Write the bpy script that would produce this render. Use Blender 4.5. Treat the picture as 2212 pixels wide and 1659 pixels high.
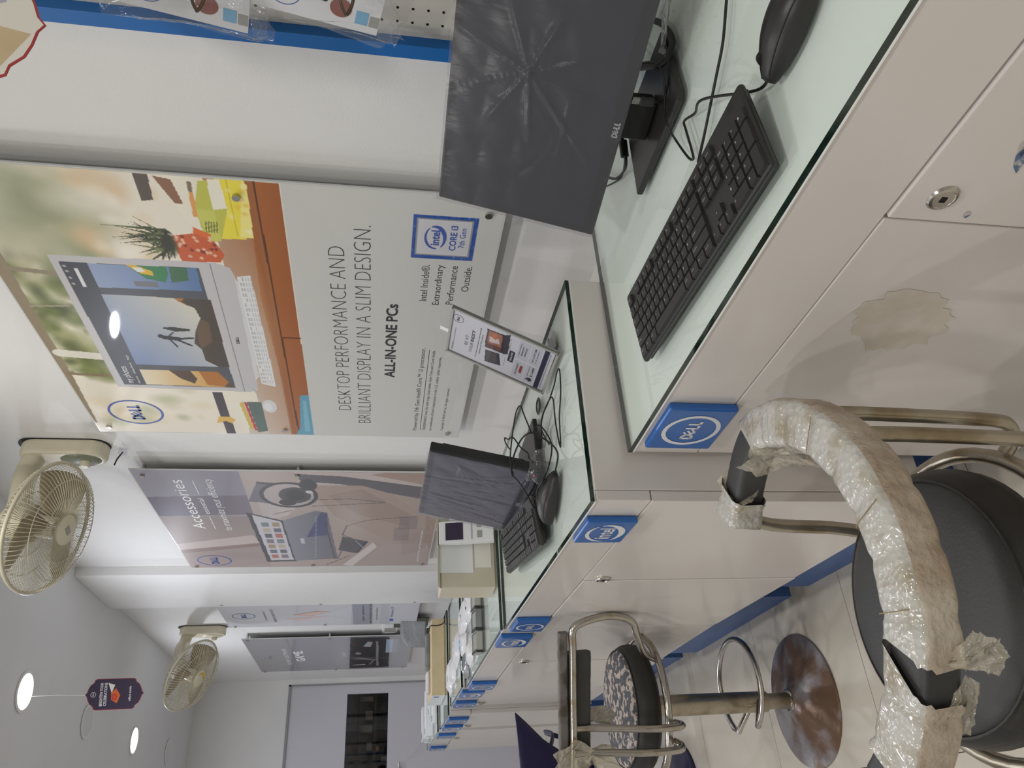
import bpy, bmesh, math, random
import numpy as np
from mathutils import Vector, Matrix
for o in list(bpy.data.objects): bpy.data.objects.remove(o)
random.seed(7); rng = np.random.default_rng(7)
SC = bpy.context.scene
COL = SC.collection
PI = math.pi
# ---------------------------------------------------------------- camera (a phone held sideways: the picture is rolled by 90 degrees)
cd = bpy.data.cameras.new('camera'); cam = bpy.data.objects.new('camera', cd); COL.objects.link(cam); SC.camera = cam
D_ = Vector((-.840, .516, -.168)).normalized()
R_ = Vector((.519, .854, .030)); R_ = (R_ - D_*R_.dot(D_)).normalized()
U_ = R_.cross(D_)
# picture right = scene down, picture up = scene right
cx, cy, cz = -U_, R_, -D_
cam.matrix_world = Matrix(((cx.x, cy.x, cz.x, 0), (cx.y, cy.y, cz.y, -1.225), (cx.z, cy.z, cz.z, 1.32), (0, 0, 0, 1)))
cd.sensor_fit = 'HORIZONTAL'; cd.sensor_width = 36; cd.lens = 36*1617.87/2212
cd.clip_start = .02
# ---------------------------------------------------------------- world, exposure, lamps
w = bpy.data.worlds.new('world'); SC.world = w; w.use_nodes = True
w.node_tree.nodes['Background'].inputs[0].default_value = (.8, .85, 1, 1); w.node_tree.nodes['Background'].inputs[1].default_value = .15
SC.view_settings.view_transform = 'Standard'; SC.view_settings.look = 'None'; SC.view_settings.gamma = 1
SC.view_settings.use_curve_mapping = False; SC.view_settings.exposure = 0.0
WARM = (1, .985, .955); COOL = (.86, .90, 1)
# x, y, power, colour of the lit downlights (ceiling at 2.74 m)
LAMPS = [(-3.555, -.593, 6.5, COOL), (-5.245, -.593, 7, COOL), (-3.49, -1.29, 7.5, COOL), (-6.3, -2.0, 8, COOL),
         (-1.865, -.593, 3.6, WARM), (-1.80, -1.29, 5, WARM), (-.10, -1.30, 9, WARM), (-1.75, -2.65, 12, WARM), (.1, -2.65, 12, WARM), (1.6, -1.3, 10, WARM), (-3.2, -2.65, 9, COOL)]
DEAD = [(-4.37, -.60), (-6.13, -.567)]
CEIL = 2.74

# ================================================================ helpers
class MB:
    def __init__(s): s.v = []; s.f = []; s.m = []
    def add(s, vs, fs, mi=0, M=None):
        b = len(s.v)
        if M is not None: vs = [tuple(M @ Vector(p)) for p in vs]
        s.v.extend([tuple(p) for p in vs])
        for f in fs: s.f.append(tuple(b+i for i in f)); s.m.append(mi)
        return s
    def box(s, x0, x1, y0, y1, z0, z1, mi=0, M=None):
        return s.add([(x0,y0,z0),(x1,y0,z0),(x1,y1,z0),(x0,y1,z0),(x0,y0,z1),(x1,y0,z1),(x1,y1,z1),(x0,y1,z1)],
              [(0,3,2,1),(4,5,6,7),(0,1,5,4),(1,2,6,5),(2,3,7,6),(3,0,4,7)], mi, M)
    def quad(s, a, b, c, d, mi=0, M=None): return s.add([a,b,c,d], [(0,1,2,3)], mi, M)
    def prism(s, poly, z0, z1, mi=0, M=None):
        n = len(poly)
        vs = [(x,y,z0) for x,y in poly]+[(x,y,z1) for x,y in poly]
        fs = [tuple(range(n-1,-1,-1)), tuple(range(n,2*n))]+[(i,(i+1)%n,n+(i+1)%n,n+i) for i in range(n)]
        return s.add(vs, fs, mi, M)
    def lathe(s, prof, n=32, mi=0, M=None, cap=True):
        vs = []; fs = []
        for r, z in prof:
            for k in range(n): a = 2*PI*k/n; vs.append((r*math.cos(a), r*math.sin(a), z))
        for i in range(len(prof)-1):
            for k in range(n):
                k2 = (k+1) % n; fs.append((i*n+k, i*n+k2, (i+1)*n+k2, (i+1)*n+k))
        if cap:
            fs.append(tuple(range(n-1,-1,-1))); fs.append(tuple((len(prof)-1)*n+k for k in range(n)))
        return s.add(vs, fs, mi, M)
    def sweep(s, pts, sec, mi=0, closed=False, caps=True, up=None, jitter=0):
        """sec: list of (a,b) in the plane (side, up) of the path"""
        pts = [Vector(p) for p in pts]; n = len(pts); m = len(sec); vs = []; fs = []
        T = []
        for i in range(n):
            a = pts[i-1] if (i > 0 or closed) else pts[i]; b = pts[(i+1) % n] if (i < n-1 or closed) else pts[i]
            T.append((b-a).normalized())
        if up is None:
            N = T[0].orthogonal().normalized(); fr = []
            for i in range(n):
                N = (N - T[i]*N.dot(T[i])).normalized(); fr.append((N, T[i].cross(N)))
        else:
            u = Vector(up); fr = []
            for i in range(n):
                sd = T[i].cross(u).normalized(); fr.append((sd, sd.cross(T[i]).normalized()))
        for i in range(n):
            for a, b in sec:
                j = 1+random.uniform(-jitter, jitter)
                vs.append(tuple(pts[i]+fr[i][0]*a*j+fr[i][1]*b*j))
        for i in range(n if closed else n-1):
            i2 = (i+1) % n
            for k in range(m):
                k2 = (k+1) % m; fs.append((i*m+k, i*m+k2, i2*m+k2, i2*m+k))
        if caps and not closed:
            fs.append(tuple(range(m-1,-1,-1))); fs.append(tuple((n-1)*m+k for k in range(m)))
        return s.add(vs, fs, mi)
    def tube(s, pts, r, n=10, mi=0, closed=False, caps=True):
        return s.sweep(pts, [(r*math.cos(2*PI*k/n), r*math.sin(2*PI*k/n)) for k in range(n)], mi, closed, caps)
    def cyl(s, p0, p1, r0, r1=None, n=16, mi=0):
        r1 = r0 if r1 is None else r1
        p0 = Vector(p0); p1 = Vector(p1); M = Matrix.Translation(p0) @ (p1-p0).to_track_quat('Z', 'Y').to_matrix().to_4x4()
        return s.lathe([(r0, 0), (r1, (p1-p0).length)], n, mi, M)
    def build(s, name, mats, parent=None, smooth=0, bevel=0, seg=2, sub=0):
        me = bpy.data.meshes.new(name); me.from_pydata(s.v, [], s.f)
        if not isinstance(mats, (list, tuple)): mats = [mats]
        for m in mats: me.materials.append(m)
        me.polygons.foreach_set('material_index', s.m)
        bm = bmesh.new(); bm.from_mesh(me); bmesh.ops.recalc_face_normals(bm, faces=bm.faces); bm.to_mesh(me); bm.free()
        if smooth:
            me.polygons.foreach_set('use_smooth', [True]*len(me.polygons)); me.set_sharp_from_angle(angle=math.radians(smooth))
        o = bpy.data.objects.new(name, me); COL.objects.link(o)
        if parent: o.parent = parent
        if bevel:
            b = o.modifiers.new('bevel', 'BEVEL'); b.width = bevel; b.segments = seg; b.limit_method = 'ANGLE'; b.angle_limit = math.radians(40)
        if sub:
            b = o.modifiers.new('sub', 'SUBSURF'); b.levels = sub; b.render_levels = sub
        return o
def flat(mb, name, mats, parent=None):      # printed / flat faces: no normal recalculation
    me = bpy.data.meshes.new(name); me.from_pydata(mb.v, [], mb.f)
    for m in (mats if isinstance(mats, (list, tuple)) else [mats]): me.materials.append(m)
    me.polygons.foreach_set('material_index', mb.m)
    o = bpy.data.objects.new(name, me); COL.objects.link(o)
    if parent: o.parent = parent
    return o
def tag(o, label, cat, group=None):
    o['label'] = label; o['category'] = cat
    if group: o['group'] = group
    return o
def thing(name, label, cat, loc=(0,0,0), rz=0, group=None, rot=None):
    o = bpy.data.objects.new(name, None); COL.objects.link(o); o.location = loc
    o.rotation_euler = rot if rot else (0,0,rz); o.empty_display_size = .05
    return tag(o, label, cat, group)
def struct(o): o['kind'] = 'structure'; return o
def dup(root, name=None):
    def cp(o, par):
        c = o.copy(); COL.objects.link(c); c.parent = par
        for ch in list(o.children): cp(ch, c)
        return c
    return cp(root, None)
def crom(P, k=8, closed=False):
    P = [Vector(p) for p in P]; n = len(P); out = []
    for i in range(n if closed else n-1):
        if closed: a, b, c, d = P[i-1], P[i], P[(i+1) % n], P[(i+2) % n]
        else: a, b, c, d = P[max(i-1,0)], P[i], P[i+1], P[min(i+2,n-1)]
        for j in range(k):
            t = j/k
            out.append(.5*((2*b)+(c-a)*t+(2*a-5*b+4*c-d)*t*t+(3*b-a-3*c+d)*t**3))
    if not closed: out.append(P[-1])
    return out
def arc(r, a0, a1, z, n=24):
    return [(r*math.cos(math.radians(a0+(a1-a0)*i/n)), r*math.sin(math.radians(a0+(a1-a0)*i/n)), z) for i in range(n+1)]
def rrect(w, h, r, n=4):
    out = []
    for sx, sy, a0 in ((1,1,0),(-1,1,90),(-1,-1,180),(1,-1,270)):
        for k in range(n+1):
            a = math.radians(a0+90*k/n); out.append((sx*(w/2-r)+r*math.cos(a), sy*(h/2-r)+r*math.sin(a)))
    return out
# ---------------------------------------------------------------- materials
def srgb(c): return tuple(((x/255)/12.92 if x/255 <= .04045 else ((x/255+.055)/1.055)**2.4) for x in c)
def mat(name, c, rough=.5, metal=0, coat=0, noise=None, bump=None, spec=.5, coatr=.05, emit=None, trans=0, ior=1.45, sheen=0):
    """noise=(scale, colour2, lo, hi[, detail]) ; bump=(kind, scale, strength)"""
    m = bpy.data.materials.new(name); m.use_nodes = True; nt = m.node_tree; b = nt.nodes['Principled BSDF']
    c = srgb(c); b.inputs['Base Color'].default_value = (*c, 1); b.inputs['Roughness'].default_value = rough
    b.inputs['Metallic'].default_value = metal; b.inputs['Coat Weight'].default_value = coat; b.inputs['Coat Roughness'].default_value = coatr
    b.inputs['Specular IOR Level'].default_value = spec; b.inputs['Transmission Weight'].default_value = trans; b.inputs['IOR'].default_value = ior
    if emit: b.inputs['Emission Color'].default_value = (*srgb(emit[0]), 1); b.inputs['Emission Strength'].default_value = emit[1]
    if noise or bump: tc = nt.nodes.new('ShaderNodeTexCoord')
    if noise:
        n = nt.nodes.new('ShaderNodeTexNoise'); n.inputs['Scale'].default_value = noise[0]; n.inputs['Detail'].default_value = noise[4] if len(noise) > 4 else 5
        nt.links.new(tc.outputs['Object'], n.inputs['Vector'])
        r = nt.nodes.new('ShaderNodeMapRange'); r.inputs[1].default_value = noise[2]; r.inputs[2].default_value = noise[3]
        nt.links.new(n.outputs[0], r.inputs[0])
        mx = nt.nodes.new('ShaderNodeMix'); mx.data_type = 'RGBA'; mx.inputs[6].default_value = (*c, 1); mx.inputs[7].default_value = (*srgb(noise[1]), 1)
        nt.links.new(r.outputs[0], mx.inputs[0]); nt.links.new(mx.outputs[2], b.inputs['Base Color'])
    if bump:
        if bump[0] == 'noise': t = nt.nodes.new('ShaderNodeTexNoise'); t.inputs['Detail'].default_value = 4; out = t.outputs[0]
        else: t = nt.nodes.new('ShaderNodeTexVoronoi'); out = t.outputs['Distance']
        t.inputs['Scale'].default_value = bump[1]; nt.links.new(tc.outputs['Object'], t.inputs['Vector'])
        bp = nt.nodes.new('ShaderNodeBump'); bp.inputs['Strength'].default_value = bump[2]; bp.inputs['Distance'].default_value = bump[3] if len(bump) > 3 else .01
        nt.links.new(out, bp.inputs['Height']); nt.links.new(bp.outputs[0], b.inputs['Normal'])
    return m
def thin_glass(name, tint, refl_rough=.02, haze=0, hazec=(230,230,230), ior=1.5, bump=None):
    m = bpy.data.materials.new(name); m.use_nodes = True; nt = m.node_tree; nt.nodes.clear()
    out = nt.nodes.new('ShaderNodeOutputMaterial'); tr = nt.nodes.new('ShaderNodeBsdfTransparent'); tr.inputs[0].default_value = (*srgb(tint), 1)
    gl = nt.nodes.new('ShaderNodeBsdfGlossy'); gl.inputs['Roughness'].default_value = refl_rough
    fr = nt.nodes.new('ShaderNodeLayerWeight'); fr.inputs[0].default_value = .5      # thin sheet: same reflectance from both sides (Schlick)
    pw = nt.nodes.new('ShaderNodeMath'); pw.operation = 'POWER'; pw.inputs[1].default_value = 5; nt.links.new(fr.outputs['Facing'], pw.inputs[0])
    f0 = ((ior-1)/(ior+1))**2; ml = nt.nodes.new('ShaderNodeMath'); ml.operation = 'MULTIPLY_ADD'; ml.inputs[1].default_value = 1-f0 if ior > 1.1 else 0; ml.inputs[2].default_value = f0; nt.links.new(pw.outputs[0], ml.inputs[0])
    mx = nt.nodes.new('ShaderNodeMixShader'); nt.links.new(ml.outputs[0], mx.inputs[0])
    src = tr.outputs[0]
    if haze:
        df = nt.nodes.new('ShaderNodeBsdfDiffuse'); df.inputs[0].default_value = (*srgb(hazec), 1)
        hx = nt.nodes.new('ShaderNodeMixShader'); hx.inputs[0].default_value = haze
        nt.links.new(tr.outputs[0], hx.inputs[1]); nt.links.new(df.outputs[0], hx.inputs[2]); src = hx.outputs[0]
    if bump:
        tc = nt.nodes.new('ShaderNodeTexCoord'); t = nt.nodes.new('ShaderNodeTexNoise'); t.inputs['Scale'].default_value = bump[0]; t.inputs['Detail'].default_value = 5
        mp = nt.nodes.new('ShaderNodeMapping'); mp.inputs['Scale'].default_value = bump[2] if len(bump) > 2 else (1,1,1)
        nt.links.new(tc.outputs['Object'], mp.inputs[0]); nt.links.new(mp.outputs[0], t.inputs['Vector'])
        bp = nt.nodes.new('ShaderNodeBump'); bp.inputs['Strength'].default_value = bump[1]; bp.inputs['Distance'].default_value = .02
        nt.links.new(t.outputs[0], bp.inputs['Height']); nt.links.new(bp.outputs[0], gl.inputs['Normal']); nt.links.new(bp.outputs[0], fr.inputs['Normal'])
        if haze: nt.links.new(bp.outputs[0], df.inputs['Normal'])
    nt.links.new(src, mx.inputs[1]); nt.links.new(gl.outputs[0], mx.inputs[2]); nt.links.new(mx.outputs[0], out.inputs[0])
    return m
def print_mat(name, coat=.6, rough=.35):
    m = mat(name, (255,255,255), rough, coat=coat, coatr=.03); nt = m.node_tree
    a = nt.nodes.new('ShaderNodeVertexColor'); a.layer_name = 'print'
    nt.links.new(a.outputs[0], nt.nodes['Principled BSDF'].inputs['Base Color']); return m

M = {}
M['wall'] = mat('white_paint', (229,228,226), .55, noise=(3,(222,221,220),.3,.8), bump=('noise',180,.05))
M['ceil'] = mat('ceiling_paint', (222,222,224), .7, noise=(2,(214,214,217),.3,.8))
M['tile'] = mat('vitrified_tile', (216,208,193), .18, coat=.3, noise=(1.6,(207,199,184),.35,.75))
M['grout'] = mat('tile_grout', (120,112,103), .9)
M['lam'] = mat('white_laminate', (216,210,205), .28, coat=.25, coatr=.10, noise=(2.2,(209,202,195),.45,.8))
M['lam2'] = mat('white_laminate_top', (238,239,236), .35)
M['gap'] = mat('dark_gap', (92,84,78), .8)
M['ply'] = mat('exposed_board_edge', (196,178,150), .8, noise=(40,(214,200,180),.4,.6))
M['glassface'] = thin_glass('counter_glass', (247,252,249), .015, haze=.03, hazec=(214,228,220))
M['glassedge'] = mat('counter_glass_edge', (14,34,28), .08, coat=.6, noise=(60,(30,60,50),.45,.7))
M['blue'] = mat('blue_plastic_laminate', (66,100,158), .4, noise=(6,(72,106,162),.3,.7))
M['plaque'] = mat('blue_plaque_acrylic', (38,98,172), .3, coat=.3)
M['frame_blue'] = mat('blue_panel_paint', (0,98,172), .45)
M['white_print'] = mat('white_print', (222,222,226), .4)
M['steel'] = mat('brushed_steel', (190,186,180), .25, 1)
M['chrome'] = mat('worn_chrome', (176,172,164), .22, 1, noise=(22,(150,132,100),.5,.75), bump=('noise',60,.08))
M['rust'] = mat('rusty_chrome', (158,154,156), .32, .45, noise=(9,(122,96,78),.40,.56,8), bump=('noise',40,.15))
M['brass'] = mat('tarnished_tube', (172,164,148), .28, .85, noise=(14,(132,116,86),.45,.7), bump=('noise',50,.08))
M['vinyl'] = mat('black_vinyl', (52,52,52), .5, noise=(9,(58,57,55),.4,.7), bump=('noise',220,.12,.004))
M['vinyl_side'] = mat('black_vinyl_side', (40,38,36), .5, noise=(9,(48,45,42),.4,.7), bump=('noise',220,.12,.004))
M['worn'] = mat('peeling_vinyl', (70,70,75), .6, noise=(60,(178,164,152),.50,.55,9), bump=('noise',60,.4))
M['wrap'] = mat('bubble_wrap_top', (188,186,179), .2, coat=.6, noise=(22,(160,150,130),.48,.68,7), bump=('voro',135,.35,.005))
M['wrap_d'] = mat('bubble_wrap_soiled', (166,148,128), .38, coat=.2, noise=(13,(192,182,166),.42,.66,8), bump=('noise',55,.6,.014))
M['film'] = thin_glass('cling_film', (235,232,222), .15, haze=.42, hazec=(205,196,176), bump=(30,.8))
M['film_clear'] = thin_glass('clear_polythene', (250,250,250), .12, haze=.06, hazec=(225,228,232), bump=(9,.35))
M['black'] = mat('black_plastic', (30,29,29), .42, noise=(120,(36,35,34),.4,.6))
M['black2'] = mat('black_plastic_satin', (44,43,42), .38)
M['key'] = mat('key_plastic', (42,41,40), .45)
M['legend'] = mat('key_print', (176,176,176), .5)
M['cable'] = mat('cable_rubber', (26,25,25), .45)
M['display'] = mat('dark_display', (46,47,54), .35)
M['display2'] = mat('grey_violet_display', (72,71,84), .4)
M['bezel'] = mat('bezel_plastic', (40,40,42), .4)
M['silver'] = mat('silver_print', (196,196,196), .4)
M['cream'] = mat('aged_cream_plastic', (214,207,184), .38, noise=(7,(203,193,166),.45,.75))
M['cream2'] = mat('aged_cream_grille', (196,190,168), .4)
M['bladep'] = mat('fan_blade_translucent', (150,136,110), .35)
M['fanpanel'] = mat('fan_grey_panel', (126,130,112), .35)
M['acryl'] = mat('acrylic_board', (205,205,203), .2, coat=.5)
M['print'] = print_mat('poster_print', .55)
M['print_matte'] = print_mat('card_print', .15)
M['ink'] = mat('dark_grey_ink', (74,74,78), .4)
M['ink_d'] = mat('darker_ink', (52,52,58), .4)
M['blueink'] = mat('blue_ink', (70,92,170), .4)
M['whiteink'] = mat('white_ink', (238,238,238), .4)
M['greyink'] = mat('pale_grey_ink', (176,174,182), .4)
M['card'] = mat('brown_card', (205,186,150), .75, noise=(14,(196,175,138),.4,.7))
M['carton'] = mat('beige_carton', (200,192,176), .6, noise=(5,(190,180,160),.4,.7))
M['white_card'] = mat('white_card', (226,226,228), .5)
M['pouch'] = mat('white_pouch', (215,214,215), .4, coat=.2, bump=('noise',25,.5))
M['greyfilm'] = mat('grey_film', (116,118,121), .3, coat=.3, noise=(12,(134,136,138),.4,.7), bump=('noise',18,.7))
M['tray'] = mat('grey_tray_plastic', (158,158,152), .3)
M['navy'] = mat('navy_plastic', (30,28,66), .35, noise=(8,(38,34,74),.4,.7))
M['door'] = mat('door_laminate', (206,205,212), .4)
M['dooredge'] = mat('door_gap', (150,149,152), .5)
M['store'] = mat('dark_storeroom', (70,68,68), .9)
M['storewood'] = mat('dark_shutter', (74,62,54), .7)
M['orange'] = mat('orange_plastic', (190,110,50), .5)
M['dglass'] = thin_glass('door_glass', (200,200,200), .02)
M['acrylic_clear'] = thin_glass('holder_acrylic', (250,250,252), .03, haze=.02, hazec=(190,192,200))
M['peg'] = mat('pegboard_white', (216,212,204), .4)
M['hole'] = mat('peg_hole', (20,18,18), .9)
M['hook'] = mat('tarnished_hook', (112,98,84), .35, .9)
M['seal'] = mat('red_brown_seal', (140,72,58), .4)
M['lightblue'] = mat('pale_blue_print', (120,178,214), .4)
M['red'] = mat('red_border', (170,58,58), .5)
M['purple'] = mat('dark_purple_print', (52,40,66), .45)
M['pagew'] = mat('ivory_print', (226,222,212), .5)
M['green'] = mat('dark_green_card', (60,66,46), .5)
M['lamp'] = mat('lit_diffuser', (255,255,255), .5, emit=((255,252,246), 9))
M['lampoff'] = mat('unlit_diffuser', (214,214,216), .6)
M['rim'] = mat('lamp_rim', (224,224,224), .4)
M['orangeink'] = mat('orange_ink', (210,100,40), .5)
M['yellowink'] = mat('yellow_ink', (225,180,60), .5)
M['redink'] = mat('red_ink', (190,60,50), .5)
M['led'] = mat('red_led', (200,60,30), .4, emit=((255,60,30), 1.5))
M['usb'] = mat('usb_metal', (170,168,164), .3, 1)
M['tank'] = mat('black_rubber', (24,24,24), .7)

# ---------------------------------------------------------------- lettering and emblems
_tc = {}
def glyphs(s, off=0.0, res=3):
    k = (s, off)
    if k in _tc: return _tc[k]
    cu = bpy.data.curves.new('t', 'FONT'); cu.body = s; cu.size = 1; cu.offset = off; cu.resolution_u = res
    o = bpy.data.objects.new('t', cu); COL.objects.link(o)
    dg = bpy.context.evaluated_depsgraph_get(); me = bpy.data.meshes.new_from_object(o.evaluated_get(dg))
    vs = [tuple(v.co) for v in me.vertices]; fs = [tuple(p.vertices) for p in me.polygons]
    bpy.data.objects.remove(o); bpy.data.curves.remove(cu); bpy.data.meshes.remove(me)
    _tc[k] = (vs, fs); return vs, fs
def text(mb, s, x0, x1, y0, y1, Mx, mi=0, off=0.0, lift=0):
    """fit s into the box, Mx maps (x, y, depth) to local space"""
    vs, fs = glyphs(s, off)
    a = np.array(vs); lo = a.min(0); hi = a.max(0)
    v2 = [(x0+(p[0]-lo[0])/(hi[0]-lo[0])*(x1-x0), y0+(p[1]-lo[1])/(hi[1]-lo[1])*(y1-y0), lift) for p in vs]
    mb.add(v2, fs, mi, Mx)
def stroke(mb, pts, w, mi, Mx, lift):
    for a, b in zip(pts[:-1], pts[1:]):
        a = Vector(a); b = Vector(b); t = (b-a).normalized(); n = Vector((-t.y, t.x))*w/2; e = t*0
        q = [a-n-e, b-n+e, b+n+e, a+n-e]
        mb.add([(p.x, p.y, lift) for p in q], [(0,1,2,3)], mi, Mx)
def ring(mb, cx, cy, rx, ry, wd, mi, Mx, lift, a0=0, a1=360, n=48, taper=None):
    vs = []; fs = []
    for k in range(n+1):
        a = math.radians(a0+(a1-a0)*k/n); t = wd if taper is None else wd*(taper+(1-taper)*math.sin(PI*k/n))
        vs.append((cx+rx*math.cos(a), cy+ry*math.sin(a), lift)); vs.append((cx+(rx-t)*math.cos(a), cy+(ry-t)*math.sin(a), lift))
    for k in range(n): fs.append((2*k, 2*k+2, 2*k+3, 2*k+1))
    mb.add(vs, fs, mi, Mx)
def letters_dell(mb, cx, cy, h, mi, Mx, lift, w=.23):
    W = w*h; s = h
    def P(ox, pts): return [(cx+ox*s+x*s, cy+y*s) for x, y in pts]
    o = -1.28
    stroke(mb, P(o, [(w/2,-.5),(w/2,.5)]), W, mi, Mx, lift)
    stroke(mb, P(o, [(0,.5-w/2),(.42,.5-w/2)]), W, mi, Mx, lift); stroke(mb, P(o, [(0,-.5+w/2),(.42,-.5+w/2)]), W, mi, Mx, lift)
    stroke(mb, P(o, [(.36,.5-w*.5),(.62,.22)]), W, mi, Mx, lift); stroke(mb, P(o, [(.62,.3),(.62,-.3)]), W, mi, Mx, lift); stroke(mb, P(o, [(.62,-.22),(.36,-.5+w*.5)]), W, mi, Mx, lift)
    # tilted E
    ca, sa = math.cos(math.radians(40)), math.sin(math.radians(40))
    def E(pts): return [(cx+(-.28+ca*x-sa*y)*s, cy+(sa*x+ca*y)*s) for x, y in pts]
    stroke(mb, E([(-.22,-.36),(-.22,.36)]), W*.95, mi, Mx, lift)
    for yy in (-.33, 0, .33): stroke(mb, E([(-.22,yy),(.34,yy)]), W*.7, mi, Mx, lift)
    for ox in (.22, .82):
        stroke(mb, P(ox, [(w/2,-.5),(w/2,.5)]), W, mi, Mx, lift); stroke(mb, P(ox, [(0,-.5+w/2),(.5,-.5+w/2)]), W, mi, Mx, lift)
def emblem_d(mb, cx, cy, r, mi, Mx, lift, wd=.13):
    ring(mb, cx, cy, r, r, r*wd, mi, Mx, lift); letters_dell(mb, cx, cy, r*.46, mi, Mx, lift)
def emblem_i(mb, cx, cy, rx, ry, mi, Mx, lift):
    ring(mb, cx, cy, rx, ry, ry*.2, mi, Mx, lift, 35, 190, 40, .35)
    ring(mb, cx, cy, rx*1.02, ry, ry*.34, mi, Mx, lift, 215, 385, 40, .25)
    text(mb, 'intel', cx-rx*.66, cx+rx*.62, cy-ry*.40, cy+ry*.42, Mx, mi, .02, lift)
# M for vertical faces seen from -y : x->x, y->z, depth-> -y
FRONT = Matrix(((1,0,0,0),(0,0,-1,0),(0,1,0,0),(0,0,0,1)))
# ---------------------------------------------------------------- painted canvases (flat printed pictures)
class Cv:
    def __init__(s, w, h, c=(255,255,255)):
        s.w, s.h = w, h; s.im = np.ones((h+1, w+1, 3))*np.array(c, float)
        s.U, s.V = np.meshgrid(np.linspace(0,1,w+1), np.linspace(0,1,h+1))
    def mask(s, poly):
        U, V = s.U, s.V; ins = np.zeros(U.shape, bool); n = len(poly)
        for i in range(n):
            (x0,y0),(x1,y1) = poly[i], poly[(i+1) % n]
            if y0 == y1: continue
            ins ^= ((y0 > V) != (y1 > V)) & (U < (x1-x0)*(V-y0)/(y1-y0)+x0)
        return ins
    def put(s, m, c, a=1.0):
        m = np.asarray(m, float)*a; s.im += (np.array(c, float)-s.im)*m[..., None]
    def poly(s, p, c, a=1.0): s.put(s.mask(p), c, a)
    def rect(s, u0, u1, v0, v1, c, a=1.0): s.put((s.U >= u0)&(s.U <= u1)&(s.V >= v0)&(s.V <= v1), c, a)
    def ell(s, u, v, ru, rv, c, soft=0.0, a=1.0):
        d = np.sqrt(((s.U-u)/ru)**2+((s.V-v)/rv)**2)
        s.put(d < 1 if soft == 0 else np.clip((1-d)/soft, 0, 1), c, a)
    def grad(s, p, c0, c1, du, dv):
        m = s.mask(p) if p else np.ones(s.U.shape, bool)
        t = s.U*du+s.V*dv; lo, hi = t[m].min(), t[m].max(); t = np.clip((t-lo)/(hi-lo+1e-9), 0, 1)[..., None]
        col = np.array(c0, float)*(1-t)+np.array(c1, float)*t; s.im[m] = col[m]
    def line(s, a, b, wd, c, al=1.0):
        a = np.array(a); b = np.array(b); d = b-a; t = np.clip(((s.U-a[0])*d[0]+(s.V-a[1])*d[1])/(d@d), 0, 1)
        s.put(np.hypot(s.U-a[0]-t*d[0], s.V-a[1]-t*d[1]) < wd/2, c, al)
    def mesh(s, name, X, Z, y, parent, m):
        """print on the rectangle X=(x0,x1), Z=(ztop,zbottom) facing -y"""
        h, w = s.h, s.w
        co = np.stack([X[0]+(X[1]-X[0])*s.U, np.full(s.U.shape, y), Z[0]+(Z[1]-Z[0])*s.V], -1).reshape(-1, 3)
        i = np.arange(h*w); r, c = i//w, i % w; a = r*(w+1)+c
        fs = np.stack([a+w+1, a+w+2, a+1, a], 1)
        me = bpy.data.meshes.new(name); me.from_pydata(co.tolist(), [], fs.tolist())
        at = me.color_attributes.new('print', 'FLOAT_COLOR', 'POINT')
        x = np.clip(s.im/255, 0, 1); x = np.where(x <= .04045, x/12.92, ((x+.055)/1.055)**2.4)
        at.data.foreach_set('color', np.concatenate([x.reshape(-1,3), np.ones(((h+1)*(w+1),1))], 1).astype(np.float32).ravel())
        me.materials.append(m); o = bpy.data.objects.new(name, me); COL.objects.link(o); o.parent = parent; return o
def blobs(cv, n, u0, u1, v0, v1, r0, r1, cols, a=.7, asp=1):
    for _ in range(n):
        r = rng.uniform(r0, r1); cv.ell(rng.uniform(u0,u1), rng.uniform(v0,v1), r, r*asp*rng.uniform(.6,1.5), cols[rng.integers(len(cols))], .8, a)
# ================================================================ the room
XB, XF, YL = -6.8, 2.6, -4.2
fl = struct(MB().box(XB-.1, XF, YL, .1, -.06, -.010).build('floor', M['grout']))
tm = None
T = .6; x0 = -1.975; y0 = -1.125
k = 0
for i in range(-9, 9):
    for j in range(-6, 3):
        xa = x0+T*i; ya = y0+T*j; xb = xa+T; yb = ya+T
        xa, xb = max(xa, XB), min(xb, XF); ya, yb = max(ya, YL), min(yb, 0)
        if xb-xa < .02 or yb-ya < .02: continue
        g = .0012
        MB().box(xa+g, xb-g, ya+g, yb-g, -.012, 0).build('tile', M['tile'], fl)
struct(MB().box(XB-.1, XF, YL-.1, .1, CEIL, CEIL+.1).build('ceiling', M['ceil']))
struct(MB().box(XB-.1, XF+.1, 0, .1, 0, CEIL).build('wall_right', M['wall']))
struct(MB().box(XB-.1, XF+.1, YL-.1, YL, 0, CEIL).build('wall_left', M['wall']))
struct(MB().box(XF, XF+.1, YL, 0, 0, CEIL).build('wall_front', M['wall']))
struct(MB().box(-4.36, -3.78, -.045, .001, 0, CEIL).build('trim_1', M['wall'], bevel=.003))
# back wall with the storeroom door
DY0, DY1, DT = -.04, -.93, 2.022
wb = MB(); wb.box(XB-.1, XB, DY0, 0, 0, CEIL); wb.box(XB-.1, XB, YL, DY1, 0, CEIL); wb.box(XB-.1, XB, DY1, DY0, DT, CEIL)
struct(wb.build('wall_back', M['wall']))
ws = MB(); ws.box(XB-1.0, XB-.95, -1.3, .2, .0, 2.6); ws.box(XB-1.0, XB-.1, -1.35, -1.3, 0, 2.6); ws.box(XB-1.0, XB-.1, .2, .25, 0, 2.6); ws.box(XB-1.0, XB-.1, -1.3, .2, 2.55, 2.6); ws.box(XB-1.0, XB-.1, -1.3, .2, -.05, 0)
struct(ws.build('wall_storeroom', M['store']))
dr = bpy.data.objects.new('door_1', None); COL.objects.link(dr); dr.location = (XB, DY0, 0); struct(dr)
WY0, WY1, WZ0, WZ1 = -.085, -.74, 1.208, 1.545     # pane, relative y
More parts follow.
